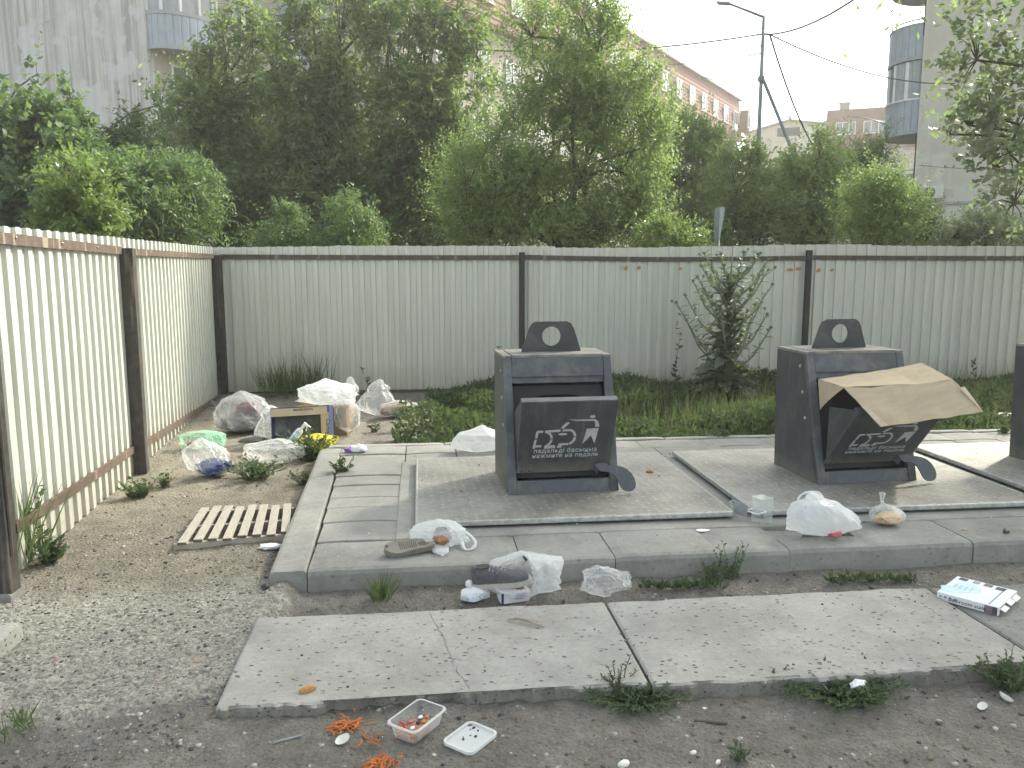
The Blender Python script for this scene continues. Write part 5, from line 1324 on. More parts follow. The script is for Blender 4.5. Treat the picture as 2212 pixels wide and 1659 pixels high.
def make_tree(name, label, base, h, lobes, twigs, per, tl, ls, mat, seed, droop=0.0, up=0.25, trunk_r=0.1, stems=1, aspect=0.5, cat='tree', group=None, rand=0.6, bark='bark', inner=0.35, zmin=None):
    """trunk, limbs and a crown of leafy twigs; lobes are (x, y, z, rx, ry, rz) relative to the foot"""
    rs = np.random.RandomState(seed); rr_ = random.Random(seed)
    t = thing(name, label, cat, base, 0, group)
    m = MB(); tops = []
    for s in range(stems):
        a = 2 * math.pi * s / max(1, stems) + rr_.uniform(0, 1); sp_ = 0.0 if stems == 1 else 0.16 * h * 0.5
        pts = []; n = 6
        for k in range(n):
            u = k / (n - 1); pts.append((math.cos(a) * sp_ * u + 0.03 * h * rr_.uniform(-1, 1) * u * 0.6, math.sin(a) * sp_ * u + 0.03 * h * rr_.uniform(-1, 1) * u * 0.6, -0.1 + u * h * 0.82))
        m.tube(pts, [trunk_r * (1 - 0.8 * k / (n - 1)) / math.sqrt(stems) for k in range(n)], 7); tops.append(pts)
    m.build('trunk', M[bark], t, True)
    mb = MB()
    B, D, idx = lobe_points(rs, lobes, twigs, inner)
    for li, lb in enumerate(lobes):
        st = tops[li % len(tops)]; c = Vector(lb[:3]); k = min(range(len(st)), key=lambda q: abs(st[q][2] - (c.z - 0.3 * h * 0.4)))
        a = Vector(st[k]); mid = a.lerp(c, 0.5) + Vector((0, 0, 0.08 * h * 0.3)); r0 = trunk_r * 0.34
        mb.tube([a, mid, c], [r0, r0 * 0.65, r0 * 0.4], 5, False)
        own = np.where(idx == li)[0]
        for q in own[:min(len(own), 14)]:
            e = Vector(B[q]); mb.tube([c, c.lerp(e, 0.55) + Vector((0, 0, 0.05)), e], [r0 * 0.36, r0 * 0.22, r0 * 0.1], 4, False)
    mb.build('limbs', M[bark], t, True)
    td = nrmz(D * 0.7 + np.array([0, 0, up]) + rs.randn(twigs, 3) * 0.35)
    u = (np.arange(per) + 0.6) / per
    L = tl * (0.6 + 0.8 * rs.rand(twigs)) * np.where(rs.rand(twigs) < 0.06, 1.8, 1.0)
    pos = B[:, None, :] + td[:, None, :] * (L[:, None] * u)[..., None]
    pos[..., 2] -= droop * (L[:, None] * u ** 2)
    sgn = np.where(np.arange(per) % 2 == 0, 1.0, -1.0)
    sidev = nrmz(np.cross(td, rs.randn(twigs, 3)))
    ld_ = nrmz(td[:, None, :] * 0.45 + sidev[:, None, :] * sgn[None, :, None] * 0.8 + rs.randn(twigs, per, 3) * rand * 0.55 + np.array([0, 0, -droop * 0.7]))
    no = nrmz(rs.randn(twigs, per, 3) * 0.7 + np.array([0.1, -0.1, 0.9]))
    N = twigs * per
    ln_ = ls * (0.6 + 0.7 * rs.rand(N))
    pos = pos.reshape(-1, 3); ld_ = ld_.reshape(-1, 3); no = no.reshape(-1, 3)
    if zmin is not None:
        keep = pos[:, 2] > zmin; pos, ld_, no, ln_ = pos[keep], ld_[keep], no[keep], ln_[keep]
    leaves('crown', pos, ld_, no, ln_, ln_ * aspect, M[mat], t)
    return t
def G3(x, y, D):
    p = atD(x, y, D); return p
def tree_at(name, label, px, D, lobes_px, twigs, per, tl, ls, mat, seed, depth=0.8, **k):
    """lobes_px: (x, y, rx, ry) in photograph units at distance D"""
    foot = atD(px, 575, D); base = Vector((foot.x, foot.y, 0))
    rs = random.Random(seed); lob = []
    sc = D / FPX * 0.97
    for (x, y, rx, ry) in lobes_px:
        c = atD(x, y, D + rs.uniform(-0.5, 0.5) * depth)
        lob.append((c.x - base.x, c.y - base.y, c.z, rx * sc, rx * sc * depth, ry * sc))
    h = max(l[2] + l[5] for l in lob)
    return make_tree(name, label, base, h, lob, twigs, per, tl, ls, mat, seed, **k)
TG = 'trees beyond the back fence'
# dark box-elder mass behind the fence
tree_at('boxelder_tree', 'tall dark tree in front of the blue balconies', 480, 20.0, [(400, 250, 45, 55), (440, 190, 30, 70), (490, 130, 28, 95), (545, 90, 26, 110), (590, 150, 30, 100), (520, 260, 75, 80), (440, 330, 70, 75), (570, 340, 100, 90), (470, 430, 110, 75), (575, 455, 90, 65), (425, 150, 16, 35)], 3332, 11, 0.48, 0.15, 'leaf_maple', 1, droop=0.5, trunk_r=0.16, aspect=0.38, group=TG)
tree_at('boxelder_tree', 'tallest dark tree with drooping seed clusters left of the brick block', 705, 19.0, [(640, 90, 28, 130), (690, 40, 28, 130), (735, 90, 28, 130), (790, 60, 26, 120), (660, 230, 70, 80), (760, 230, 70, 90), (700, 330, 110, 95), (650, 430, 95, 75), (780, 410, 100, 90), (710, 470, 90, 50)], 4030, 11, 0.48, 0.15, 'leaf_maple', 2, droop=0.6, trunk_r=0.18, aspect=0.38, group=TG)
tree_at('boxelder_tree', 'broad dark tree between the tallest tree and the pale elm', 925, 18.5, [(840, 90, 26, 120), (885, 60, 26, 110), (935, 110, 30, 110), (985, 70, 26, 110), (1030, 120, 30, 90), (880, 250, 75, 85), (975, 270, 80, 90), (890, 380, 90, 85), (970, 400, 85, 80), (920, 470, 100, 55)], 3720, 11, 0.48, 0.15, 'leaf_maple', 3, droop=0.5, trunk_r=0.16, aspect=0.38, group=TG)
# elm in front
tree_at('elm_tree', 'pale green sunlit elm leaning over the middle of the fence', 1225, 14.2, [(1190, 170, 95, 95), (1290, 130, 90, 105), (1330, 250, 95, 110), (1215, 300, 120, 110), (1100, 380, 110, 85), (1340, 370, 100, 110), (1220, 440, 150, 85), (1390, 320, 55, 130), (1030, 460, 80, 55), (1260, 45, 75, 75), (1380, 455, 70, 60), (1150, 80, 55, 60), (1180, 500, 130, 45), (1310, 500, 130, 45), (1060, 505, 90, 35)], 7600, 12, 0.36, 0.066, 'leaf_elm', 4, up=0.45, trunk_r=0.12, stems=3, aspect=0.5, group=TG, rand=0.5)
tree_at('elm_tree', 'slender elm with spiky twigs at the left foot of the sunlit elm', 1040, 13.6, [(1010, 400, 45, 60), (1050, 330, 30, 60), (990, 470, 55, 45), (1080, 480, 70, 50), (1110, 250, 28, 60), (960, 400, 18, 30)], 1500, 14, 0.5, 0.05, 'leaf_elm', 5, up=0.6, trunk_r=0.05, stems=2, aspect=0.5, group=TG, rand=0.35)
tree_at('elm_tree', 'hazy elm right of the sunlit elm below the brick roof end', 1480, 21.0, [(1440, 285, 45, 60), (1500, 320, 50, 60), (1460, 380, 75, 90), (1540, 380, 50, 80), (1490, 470, 90, 70), (1410, 420, 60, 90)], 2800, 12, 0.42, 0.095, 'leaf_elm', 6, up=0.35, trunk_r=0.12, stems=2, group=TG)
tree_at('leafy_bush', 'low yellow green bush just over the fence left of the sign pole', 1470, 13.2, [(1430, 515, 45, 22), (1485, 508, 35, 20)], 420, 12, 0.22, 0.055, 'leaf_glossy', 7, trunk_r=0.03, group=TG, cat='bush')
tree_at('leafy_bush', 'bushy mixed shrub below the lamp post', 1620, 19.0, [(1590, 410, 50, 70), (1640, 440, 60, 80), (1585, 490, 60, 40), (1680, 480, 60, 60), (1625, 370, 30, 40)], 1700, 12, 0.36, 0.095, 'leaf_elm', 8, trunk_r=0.08, stems=3, group=TG, cat='bush')
tree_at('leafy_bush', 'tall feathery bush right of the slanted lamp brace', 1755, 18.0, [(1735, 430, 55, 70), (1780, 400, 45, 70), (1760, 490, 75, 45), (1800, 350, 30, 45), (1770, 340, 18, 40)], 1700, 12, 0.38, 0.088, 'leaf_elm', 9, trunk_r=0.07, stems=3, group=TG, cat='bush')
tree_at('juniper_tree', 'dark dense evergreen before the pale gable', 1855, 21.0, [(1850, 345, 50, 40), (1880, 390, 50, 60), (1850, 440, 60, 70), (1900, 340, 30, 45), (1860, 500, 60, 35)], 2600, 12, 0.3, 0.06, 'leaf_dark', 10, trunk_r=0.1, aspect=0.35, group=TG)
tree_at('elm_tree', 'young elm with arching twigs in front of the dark evergreen', 1905, 14.5, [(1890, 450, 45, 60), (1930, 480, 55, 45), (1870, 500, 40, 30), (1900, 410, 22, 40)], 1500, 13, 0.36, 0.05, 'leaf_elm', 11, up=0.6, trunk_r=0.04, stems=3, group=TG, rand=0.4)
tree_at('leafy_bush', 'dark large leaved bush at the foot of the pale gable', 1960, 16.0, [(1965, 470, 35, 40), (1985, 505, 40, 28)], 500, 10, 0.24, 0.075, 'leaf_dark', 12, trunk_r=0.03, aspect=0.7, group=TG, cat='bush')
tree_at('leafy_bush', 'low dry looking bush over the fence near the right edge', 2130, 15.0, [(2060, 512, 30, 22), (2120, 508, 50, 28), (2190, 505, 45, 32), (2090, 490, 16, 25)], 1100, 12, 0.26, 0.045, 'leaf_poplar', 13, trunk_r=0.03, group=TG, cat='bush')
tree_at('poplar_tree', 'hazy round leaved poplar against the pale gable', 2260, 13.0, [(2110, 130, 60, 75), (2090, 270, 45, 55), (2140, 250, 60, 70), (2150, 365, 42, 42), (2180, 330, 60, 80), (2190, 440, 50, 50), (2230, 200, 70, 110), (2052, 290, 14, 8)], 400, 9, 0.3, 0.085, 'leaf_poplar', 14, trunk_r=0.1, aspect=0.85, group=TG, inner=0.2)
make_tree('boxelder_tree', 'overhanging yellow green tree in the top right corner', (9.6, 8.6, 0), 9.5, [(-2.7, 1.2, 6.9, 2.0, 2.0, 1.6), (-0.2, 2.0, 6.8, 2.2, 2.0, 2.0), (-0.9, -1.0, 6.2, 2.0, 2.0, 1.7), (-2.7, -1.6, 6.3, 1.5, 1.6, 1.3), (-2.2, 0.2, 8.2, 2.2, 2.4, 1.4), (1.2, -0.6, 6.6, 2.0, 2.2, 2.0), (-1.5, 1.9, 5.3, 0.8, 0.7, 0.6), (-3.6, -0.4, 7.2, 1.3, 1.6, 1.1)], 3300, 11, 0.44, 0.13, 'leaf_elm', 15, droop=0.6, trunk_r=0.2, aspect=0.4, group=TG)
# left side shrubs
SGp = 'shrubs behind the side fence'
tree_at('maple_sapling', 'dark maple sapling with one tall leader against the streaked gable', 85, 17.0, [(75, 280, 36, 40), (78, 215, 12, 40), (45, 350, 45, 50), (110, 350, 45, 50), (70, 430, 80, 45), (80, 160, 4, 25)], 1500, 11, 0.34, 0.115, 'leaf_dark', 21, up=0.35, trunk_r=0.07, stems=2, aspect=0.75, group=SGp)
tree_at('maple_sapling', 'lighter maple sapling right of the tall leader', 155, 16.0, [(150, 270, 18, 40), (155, 340, 36, 45), (140, 410, 50, 50), (152, 215, 4, 22)], 800, 11, 0.32, 0.11, 'leaf_sumac', 22, up=0.35, trunk_r=0.05, aspect=0.75, group=SGp)
tree_at('maple_sapling', 'dark ash sapling below the gable corner', 275, 17.0, [(278, 280, 20, 35), (285, 340, 45, 45), (225, 330, 28, 45), (240, 410, 70, 55), (335, 350, 40, 55), (348, 225, 12, 40), (350, 410, 50, 55)], 1800, 12, 0.36, 0.105, 'leaf_dark', 23, up=0.3, droop=0.2, trunk_r=0.07, stems=2, aspect=0.4, group=SGp)
tree_at('maple_sapling', 'dark maple cut off by the left edge above the fence', 5, 16.0, [(5, 260, 12, 55), (0, 350, 35, 60), (10, 440, 60, 45)], 800, 11, 0.32, 0.115, 'leaf_dark', 24, up=0.3, trunk_r=0.06, aspect=0.75, group=SGp)
tree_at('sumac_bush', 'feathery spreading bush left of the dark tree mass', 330, 14.0, [(250, 380, 60, 35), (330, 375, 80, 38), (400, 400, 55, 45), (300, 440, 90, 55), (390, 470, 75, 55), (260, 490, 80, 40)], 2100, 16, 0.34, 0.085, 'leaf_sumac', 25, droop=0.35, trunk_r=0.06, stems=3, aspect=0.28, group=SGp, cat='bush', rand=0.3)
tree_at('ash_bush', 'brightly sunlit glossy bush leaning over the side fence', 175, 11.0, [(160, 400, 40, 38), (185, 450, 48, 42), (215, 485, 38, 26), (140, 450, 32, 40), (150, 372, 20, 16), (160, 500, 60, 25)], 720, 13, 0.24, 0.075, 'leaf_glossy', 26, up=0.5, trunk_r=0.03, stems=3, aspect=0.45, group=SGp, cat='bush', rand=0.45)
tree_at('leafy_bush', 'small feathery bush just behind the back fence left of centre', 610, 13.5, [(620, 490, 32, 30), (590, 510, 45, 22), (650, 515, 30, 18)], 520, 13, 0.24, 0.06, 'leaf_sumac', 27, droop=0.2, trunk_r=0.03, aspect=0.3, group=TG, cat='bush')
tree_at('leafy_bush', 'grey green bush behind the back fence below the dark trees', 760, 14.5, [(760, 460, 45, 30), (745, 500, 60, 30), (790, 505, 40, 25)], 700, 13, 0.28, 0.065, 'leaf_sumac', 28, droop=0.3, trunk_r=0.03, aspect=0.3, group=TG, cat='bush')
# dark hedge of undergrowth behind the fences (one mass)
def undergrowth(name, label, n, region, ls, mat, seed, up=0.6, aspect=0.35, kind='stuff'):
    rs = np.random.RandomState(seed); base = region(rs, n)
    d = nrmz(rs.randn(len(base), 3) * 0.6 + np.array([0, 0, up])); no = nrmz(rs.randn(len(base), 3) + np.array([0, -0.2, 0.5]))
    ln_ = ls * (0.5 + rs.rand(len(base))); o = leaves(name, base, d, no, ln_, ln_ * aspect, M[mat], None)
    return tag(o, label, None, None, kind)
def reg_under(rs, n):
    x = -8 + rs.rand(n) * 24; y = 15.5 + rs.rand(n) * 9; z = rs.rand(n) ** 0.8 * (2.0 + 0.8 * vnoise(x * 0.6, y * 0.6, 9)); return np.stack([x, y, z], -1)
undergrowth('undergrowth', 'dense dark undergrowth filling the ground under the trees', 60000, reg_under, 0.13, 'leaf_dark', 40)

# weeds along the back fence: a low mat nobody could count
def reg_weed(rs, n):
    x = -0.3 + rs.rand(n) * 9.0; y = 7.12 + rs.rand(n) ** 0.9 * 3.8
    hgt = (0.07 + 0.22 * np.clip(vnoise(x * 1.5, y * 1.5, 11) + 0.3, 0, 1)) * (0.6 + 0.4 * sstep(7.1, 7.8, y))
    keep = (x > 0.15 + 0.6 * vnoise(x * 0 + 1, y * 1.2, 12) + 0.25 * sstep(8.5, 10.5, y)) & (vnoise(x * 2.2, y * 2.2, 13) > -0.65)
    x, y, hgt = x[keep], y[keep], hgt[keep]
    return np.stack([x, y, rs.rand(len(x)) ** 0.8 * hgt], -1)
undergrowth('weeds', 'low green weeds between the pad and the back fence', 110000, reg_weed, 0.058, 'leaf_weed', 41, 0.35, 0.40)
def blades(rs, x, y, z0, h, lean=0.35):
    n = len(x); a = rs.rand(n) * 6.28; tip = np.stack([np.cos(a) * lean * h * rs.rand(n), np.sin(a) * lean * h * rs.rand(n), h], -1)
    return np.stack([x, y, z0], -1), tip
def grass_obj(name, pts, h, wd, mat, seed, loc=None, lean=0.35):
    rs = np.random.RandomState(seed); b, t = blades(rs, pts[:, 0], pts[:, 1], pts[:, 2], h * (0.4 + 0.8 * rs.rand(len(pts))), lean)
    L = np.linalg.norm(t, axis=1); d = t / L[:, None]; no = nrmz(np.cross(d, rs.randn(len(b), 3)))
    o = leaves(name, b, d, no, L, np.full(len(b), wd), M[mat], None)
    return o
rs = np.random.RandomState(5)
n = 3600; x = 0.4 + rs.rand(n) * 8.4; y = 7.3 + rs.rand(n) * 3.5; k = vnoise(x * 0.9, y * 0.9, 15) > -0.1
tag(grass_obj('grass', np.stack([x, y, np.zeros(n)], -1)[k], 0.26, 0.006, 'grass', 6), 'thin grass blades among the weeds by the back fence', None, None, 'stuff')
n = 1500; x = 1.4 + rs.rand(n) * 7.2; y = 7.2 + rs.rand(n) * 3.4
tag(grass_obj('grass', np.stack([x, y, np.zeros(n)], -1), 0.4, 0.004, 'dry', 7, lean=0.5), 'dry pale stalks among the weeds by the back fence', None, None, 'stuff')
n = 1300; x = 2.2 + rs.rand(n) * 6.5; y = 8 + rs.rand(n) * 2.8
tag(grass_obj('grass', np.stack([x, y, np.zeros(n)], -1), 0.36, 0.007, 'grass', 9), 'taller grass by the back fence behind the second bin', None, None, 'stuff')

def weed_plant(name, label, p, r, h, stems, per, ls, mat, seed, aspect=0.45, spread=1.0, creep=0.0, cat='weed', group=None):
    rs = np.random.RandomState(seed); t = thing(name, label, cat, p, 0, group)
    m = MB(); base = []; d = []; 
    for s in range(stems):
        a = rs.rand() * 6.28; q = rs.rand() ** 0.6; end = np.array([math.cos(a) * r * q, math.sin(a) * r * q * 0.8, h * (1 - creep * q) * (0.4 + 0.6 * rs.rand())])
        st = np.array([math.cos(a) * r * 0.25 * q, math.sin(a) * r * 0.25 * q, -0.01]); mid = (st + end) / 2 + np.array([0, 0, h * 0.15])
        m.tube([st, mid, end], [0.003, 0.0022, 0.001], 4, False)
        for k in range(per):
            u = (k + 0.5) / per; pt = (1 - u) ** 2 * st + 2 * u * (1 - u) * mid + u * u * end
            a2 = rs.rand() * 6.28; base.append(pt); d.append([math.cos(a2) * spread, math.sin(a2) * spread, 0.35 + 0.5 * rs.rand()])
    m.build('stems', M['stem'], t)
    base = np.array(base); d = nrmz(np.array(d)); no = nrmz(rs.randn(len(base), 3) * 0.5 + np.array([0, 0, 1])); ln_ = ls * (0.5 + 0.8 * rs.rand(len(base)))
    leaves('leaves', base, d, no, ln_, ln_ * aspect, M[mat], t)
    return t
WG = 'weed clumps on the bare soil'
for i, (x, y, r, h, n_, per, ls, lb, z) in enumerate((
    (665, 1000, 0.30, 0.26, 60, 20, 0.035, 'dense weed clump against the side kerb by the heap', None),
    (545, 1042, 0.30, 0.16, 46, 16, 0.04, 'low spreading weed right of the blue bundle bag', None),
    (655, 1050, 0.14, 0.12, 18, 12, 0.035, 'small weed clump against the kerb below the dense one', None),
    (737, 1022, 0.10, 0.10, 16, 10, 0.04, 'little weed sprouting from the paving joint', PZ),
    (295, 1080, 0.16, 0.14, 22, 12, 0.045, 'weed clump at the foot of the middle fence post', None),
    (350, 1058, 0.10, 0.12, 12, 10, 0.04, 'small weed right of the middle fence post', None),
    (748, 935, 0.16, 0.20, 22, 14, 0.045, 'weed clump beside the brown box', None),
    (810, 1000 - 65, 0.10, 0.12, 10, 8, 0.04, 'sparse weed behind the pad corner', None),
    (1395, 1540, 0.24, 0.05, 110, 18, 0.019, 'tiny leaved mat weed below the slab joint', None),
    (1340, 1505, 0.10, 0.15, 12, 20, 0.016, 'wiry knotweed leaning over the slab joint', None),
    (1845, 1535, 0.27, 0.065, 110, 16, 0.028, 'broad weed clump below the pale slab', None),
    (2205, 1505, 0.18, 0.13, 50, 18, 0.02, 'wispy weed at the corner of the pale slab', None),
    (1545, 1262, 0.10, 0.13, 20, 14, 0.022, 'weed clump growing against the front kerb', None),
    (1600, 1652, 0.05, 0.06, 10, 8, 0.02, 'small green seedling at the bottom edge', None),
    (1560, 945, 0.16, 0.05, 18, 12, 0.03, 'flat weed tuft on the paving behind the first deck', PZ),
    (2180, 938, 0.2, 0.10, 18, 12, 0.035, 'weed tuft in the paving near the third bin', PZ))):
    p = P(x, y) if z is None else P(x, y, z)
    weed_plant('weed_clump', lb, (p.x, p.y + r * 0.4, p.z), r, h, n_, per, ls, 'leaf_weed', 100 + i, group=WG)
# climbing weed on the kerb face
p = at(1565, 1240, 0.0)
weed_plant('weed_clump', 'leafy weed climbing the front kerb face', (p.x, 4.07, 0.0), 0.13, 0.24, 16, 16, 0.022, 'leaf_weed', 131, group=WG)
for i, (x0, x1, y, lb) in enumerate(((1390, 1560, 1293, 'row of small weeds along the back edge of the pale slab'), (1800, 1990, 1275, 'short weed strip behind the pale slab near its right end'))):
    rs = np.random.RandomState(60 + i); q0, q1 = P(x0, y), P(x1, y - 8); n = 260
    u = rs.rand(n); pts = np.stack([q0.x + (q1.x - q0.x) * u, q0.y + (q1.y - q0.y) * u + 0.02 + 0.05 * rs.rand(n), np.full(n, 0.0)], -1)
    pts[:, 2] = ground_z(pts[:, 0], pts[:, 1])
    d = nrmz(np.stack([rs.randn(n), rs.randn(n), 0.7 + rs.rand(n)], -1)); ln_ = 0.02 + 0.03 * rs.rand(n)
    o = leaves('weeds', pts + d * 0.01 + np.array([0, 0, 0.02]) * rs.rand(n)[:, None], d, nrmz(rs.randn(n, 3)), ln_, ln_ * 0.4, M['leaf_weed'], None); tag(o, lb, None, None, 'stuff')
# grass tufts
def tuft(label, x, y, r, h, n, wd, seed, z=None, mat='grass', lean=0.9):
    p = P(x, y) if z is None else P(x, y, z); rs = np.random.RandomState(seed); a = rs.rand(n) * 6.28; q = rs.rand(n) ** 0.7 * r
    o = grass_obj('grass_tuft', np.stack([np.cos(a) * q, np.sin(a) * q, np.zeros(n)], -1), h, wd, mat, seed, lean=lean); o.location = (p.x, p.y + r * 0.5, p.z - 0.01)
    return tag(o, label, 'grass tuft', 'grass tufts')
tuft('bright grass tuft in the trench in front of the side kerb', 822, 1300, 0.05, 0.15, 90, 0.007, 71)
tuft('tall grass tuft left of the white bag on the box', 600, 862, 0.28, 0.55, 160, 0.009, 72, lean=0.6)
tuft('tall grass tuft directly behind the heap', 668, 858, 0.28, 0.55, 170, 0.009, 73, lean=0.6)
tuft('thin tall grass stalk against the back fence behind the heap', 640, 858, 0.08, 0.85, 14, 0.008, 74, lean=0.3)
tuft('green tuft at the bottom left corner', 20, 1600, 0.10, 0.09, 70, 0.007, 75)
# weeds at fence foot beyond gate post
tuft('grass beyond the dark gate post at the left edge', -14, 1240, 0.22, 0.5, 220, 0.010, 76, lean=0.6)
# leafy stalks at fence
for i, (x, y, h, lb) in enumerate(((85, 1215, 0.42, 'single leafy stalk growing against the side fence'), (1078, 850, 0.62, 'leafy stalk behind the left side of the empty bin'), (1462, 850, 0.95, 'tall thin stalk left of the thistle'), (690, 862, 0.35, 'leafy stalk beside the white bag on the box'), (790, 862, 0.38, 'leafy stalk behind the dusty clear bag'), (1360, 842, 0.3, 'short stalk between the bin and the thistle'), (2105, 850, 0.5, 'leafy stalk at the fence behind the cardboard'))):
    p = P(x, y); rs = np.random.RandomState(80 + i); t = thing('leafy_stalk', lb, 'weed', tuple(p), 0, 'leafy stalks along the fences')
    pts = [Vector((0.03 * math.sin(k * 1.3 + i), 0.01 * k, h * k / 6)) for k in range(7)]
    MB().tube(pts, [0.006 * (1 - 0.12 * k) for k in range(7)], 5).build('stalk', M['stem'], t)
    n = int(34 * h / 0.4); u = rs.rand(n) ** 0.9 * 6; k0 = np.floor(u).astype(int); k0 = np.minimum(k0, 5); fr = u - k0; PT = np.array([q[:] for q in pts]); b0 = PT[k0] * (1 - fr[:, None]) + PT[k0 + 1] * fr[:, None]
    a = rs.rand(n) * 6.28; d = nrmz(np.stack([np.cos(a), np.sin(a), 0.3 + 0.5 * rs.rand(n)], -1)); ln_ = (0.05 + 0.05 * rs.rand(n)) * (1.1 - 0.08 * u)
    leaves('leaves', b0, d, nrmz(rs.randn(n, 3) * 0.4 + np.array([0, 0, 1])), ln_, ln_ * 0.5, M['leaf_weed'], t)
p = P(85, 1220); weed_plant('weed_clump', 'leafy weed at the near foot of the side fence', (p.x + 0.05, p.y + 0.02, p.z), 0.12, 0.14, 20, 10, 0.045, 'leaf_weed', 140, group=WG)

# thistle against the back fence
def spiny_leaf():
    """a lobed, toothed leaf blade, unit length along +x"""
    n = 7; up_, dn = [], []
    for k in range(n):
        u = (k + 0.5) / n; w = 0.26 * math.sin(math.pi * min(1, u * 0.95 + 0.05)) ** 0.7
        up_ += [(u - 0.05, w * 0.42), (u + 0.03, w)]; dn += [(u - 0.05, -w * 0.42), (u + 0.03, -w)]
    ol = [(0, 0)] + up_ + [(1.05, 0)] + dn[::-1]
    v = []; f = []
    mid = [(k / 8, 0) for k in range(9)]
    pts = [(x, y, 0.10 * math.sin(x * 2.6) - 0.25 * x * x + 0.35 * abs(y)) for x, y in ol]
    c = len(pts)
    pts.append((0.5, 0, 0.10 * math.sin(1.3) - 0.0625))
    f = [(i, (i + 1) % c, c) for i in range(c)]
    me = bpy.data.meshes.new('spiny_leaf'); me.from_pydata(pts, [], f); me.update(); me.materials.append(M['leaf_thistle']); return me
SL = spiny_leaf()
M['bud'] = simple('thistle_bud', (0.16, 0.19, 0.11), (0.11, 0.13, 0.075), 60, 0.8, 0, 0.6, 90)
bm = bmesh.new(); bmesh.ops.create_icosphere(bm, subdivisions=1, radius=1)
bm.verts.ensure_lookup_table(); ex = [(q.co.copy(), q.normal.copy()) for q in bm.verts]
for c_, n_ in ex:
    a = n_.orthogonal().normalized() * 0.16; b_ = n_.cross(a)
    vs = [bm.verts.new(c_ * 0.9 + a), bm.verts.new(c_ * 0.9 - a * 0.5 + b_ * 0.8), bm.verts.new(c_ * 0.9 - a * 0.5 - b_ * 0.8), bm.verts.new(c_ * 1.7)]
    for tri in ((0, 1, 3), (1, 2, 3), (2, 0, 3)): bm.faces.new([vs[q] for q in tri])
BUD = bpy.data.meshes.new('bud'); bm.to_mesh(BUD); bm.free(); BUD.materials.append(M['bud'])
pt = P(1568, 862)
pt = Vector((pt.x, 9.85, 0)); pt.x = atY(1568, 850, 9.85).x
M['stem_pale'] = simple('thistle_stem', (0.15, 0.185, 0.125), (0.19, 0.22, 0.16), 20, 0.8)
th = thing('thistle_plant', 'tall branching spiny thistle in front of the back fence', 'thistle', tuple(pt))
rt = random.Random(3); TH = 2.08
def leaf_on(p, az, el, L, roll=0.0):
    o = bpy.data.objects.new('leaf', SL); C.objects.link(o); o.parent = th; o.location = p; o.rotation_euler = (roll, -el, az); o.scale = (L, L, L); return o
def bud_on(p, s):
    o = bpy.data.objects.new('flower_bud', BUD); C.objects.link(o); o.parent = th; o.location = p; o.scale = (s, s, s); o.rotation_euler = (rt.uniform(0, 3), rt.uniform(0, 3), 0); return o
stemp = [Vector((0.02 * math.sin(k), 0.0, TH * 0.93 * k / 8)) for k in range(9)]
MB().tube(stemp, [0.024 - 0.0019 * k for k in range(9)], 7).build('stem', M['stem_pale'], th, True)
for k in range(135):
    u = rt.random() ** 1.6; z = 0.06 + u * TH * 0.72; az = rt.uniform(0, 6.28); L = (0.46 - 0.36 * u) * rt.uniform(0.7, 1.15)
    leaf_on((0, 0, z), az, rt.uniform(-0.15, 0.95), L, rt.uniform(-0.4, 0.4))
for k in range(28):
    u = (k + 0.5) / 28; z = 0.25 + u * (TH * 0.6); az = k * 2.4 + rt.uniform(-0.3, 0.3); L = (0.86 - 0.34 * u) * rt.uniform(0.75, 1.1)
    if abs(math.cos(az)) < 0.5: L *= 0.8
    e = Vector((math.cos(az) * L * 0.78, math.sin(az) * L * 0.5, z + L * 0.92)); 
    if e.z > TH + 0.1: e.z = TH + 0.1 * rt.random()
    s0 = Vector((0, 0, z)); md = s0.lerp(e, 0.5) + Vector((math.cos(az), math.sin(az), -0.4)) * 0.09 * L
    br = [s0, s0.lerp(md, 0.6), md, md.lerp(e, 0.6), e]
    MB().tube(br, [0.015, 0.013, 0.012, 0.010, 0.008], 5).build('branch', M['stem_pale'], th, True)
    for q in range(17):
        w = (q + 0.6) / 17.2; pp = (s0 * (1 - w) ** 2 + md * 2 * w * (1 - w) + e * w * w)
        leaf_on(tuple(pp), rt.uniform(0, 6.28), rt.uniform(0.2, 0.9), rt.uniform(0.07, 0.15) * (1.3 - 0.6 * w), rt.uniform(-0.5, 0.5))
    bud_on(tuple(e), rt.uniform(0.017, 0.026))
    if rt.random() < 0.75:
        e2 = e + Vector((rt.uniform(-0.09, 0.09), rt.uniform(-0.05, 0.05), rt.uniform(-0.02, 0.08))); MB().tube([md.lerp(e, 0.7), e2], [0.005, 0.004], 4).build('branch', M['stem_pale'], th, True); bud_on(tuple(e2), rt.uniform(0.015, 0.022))
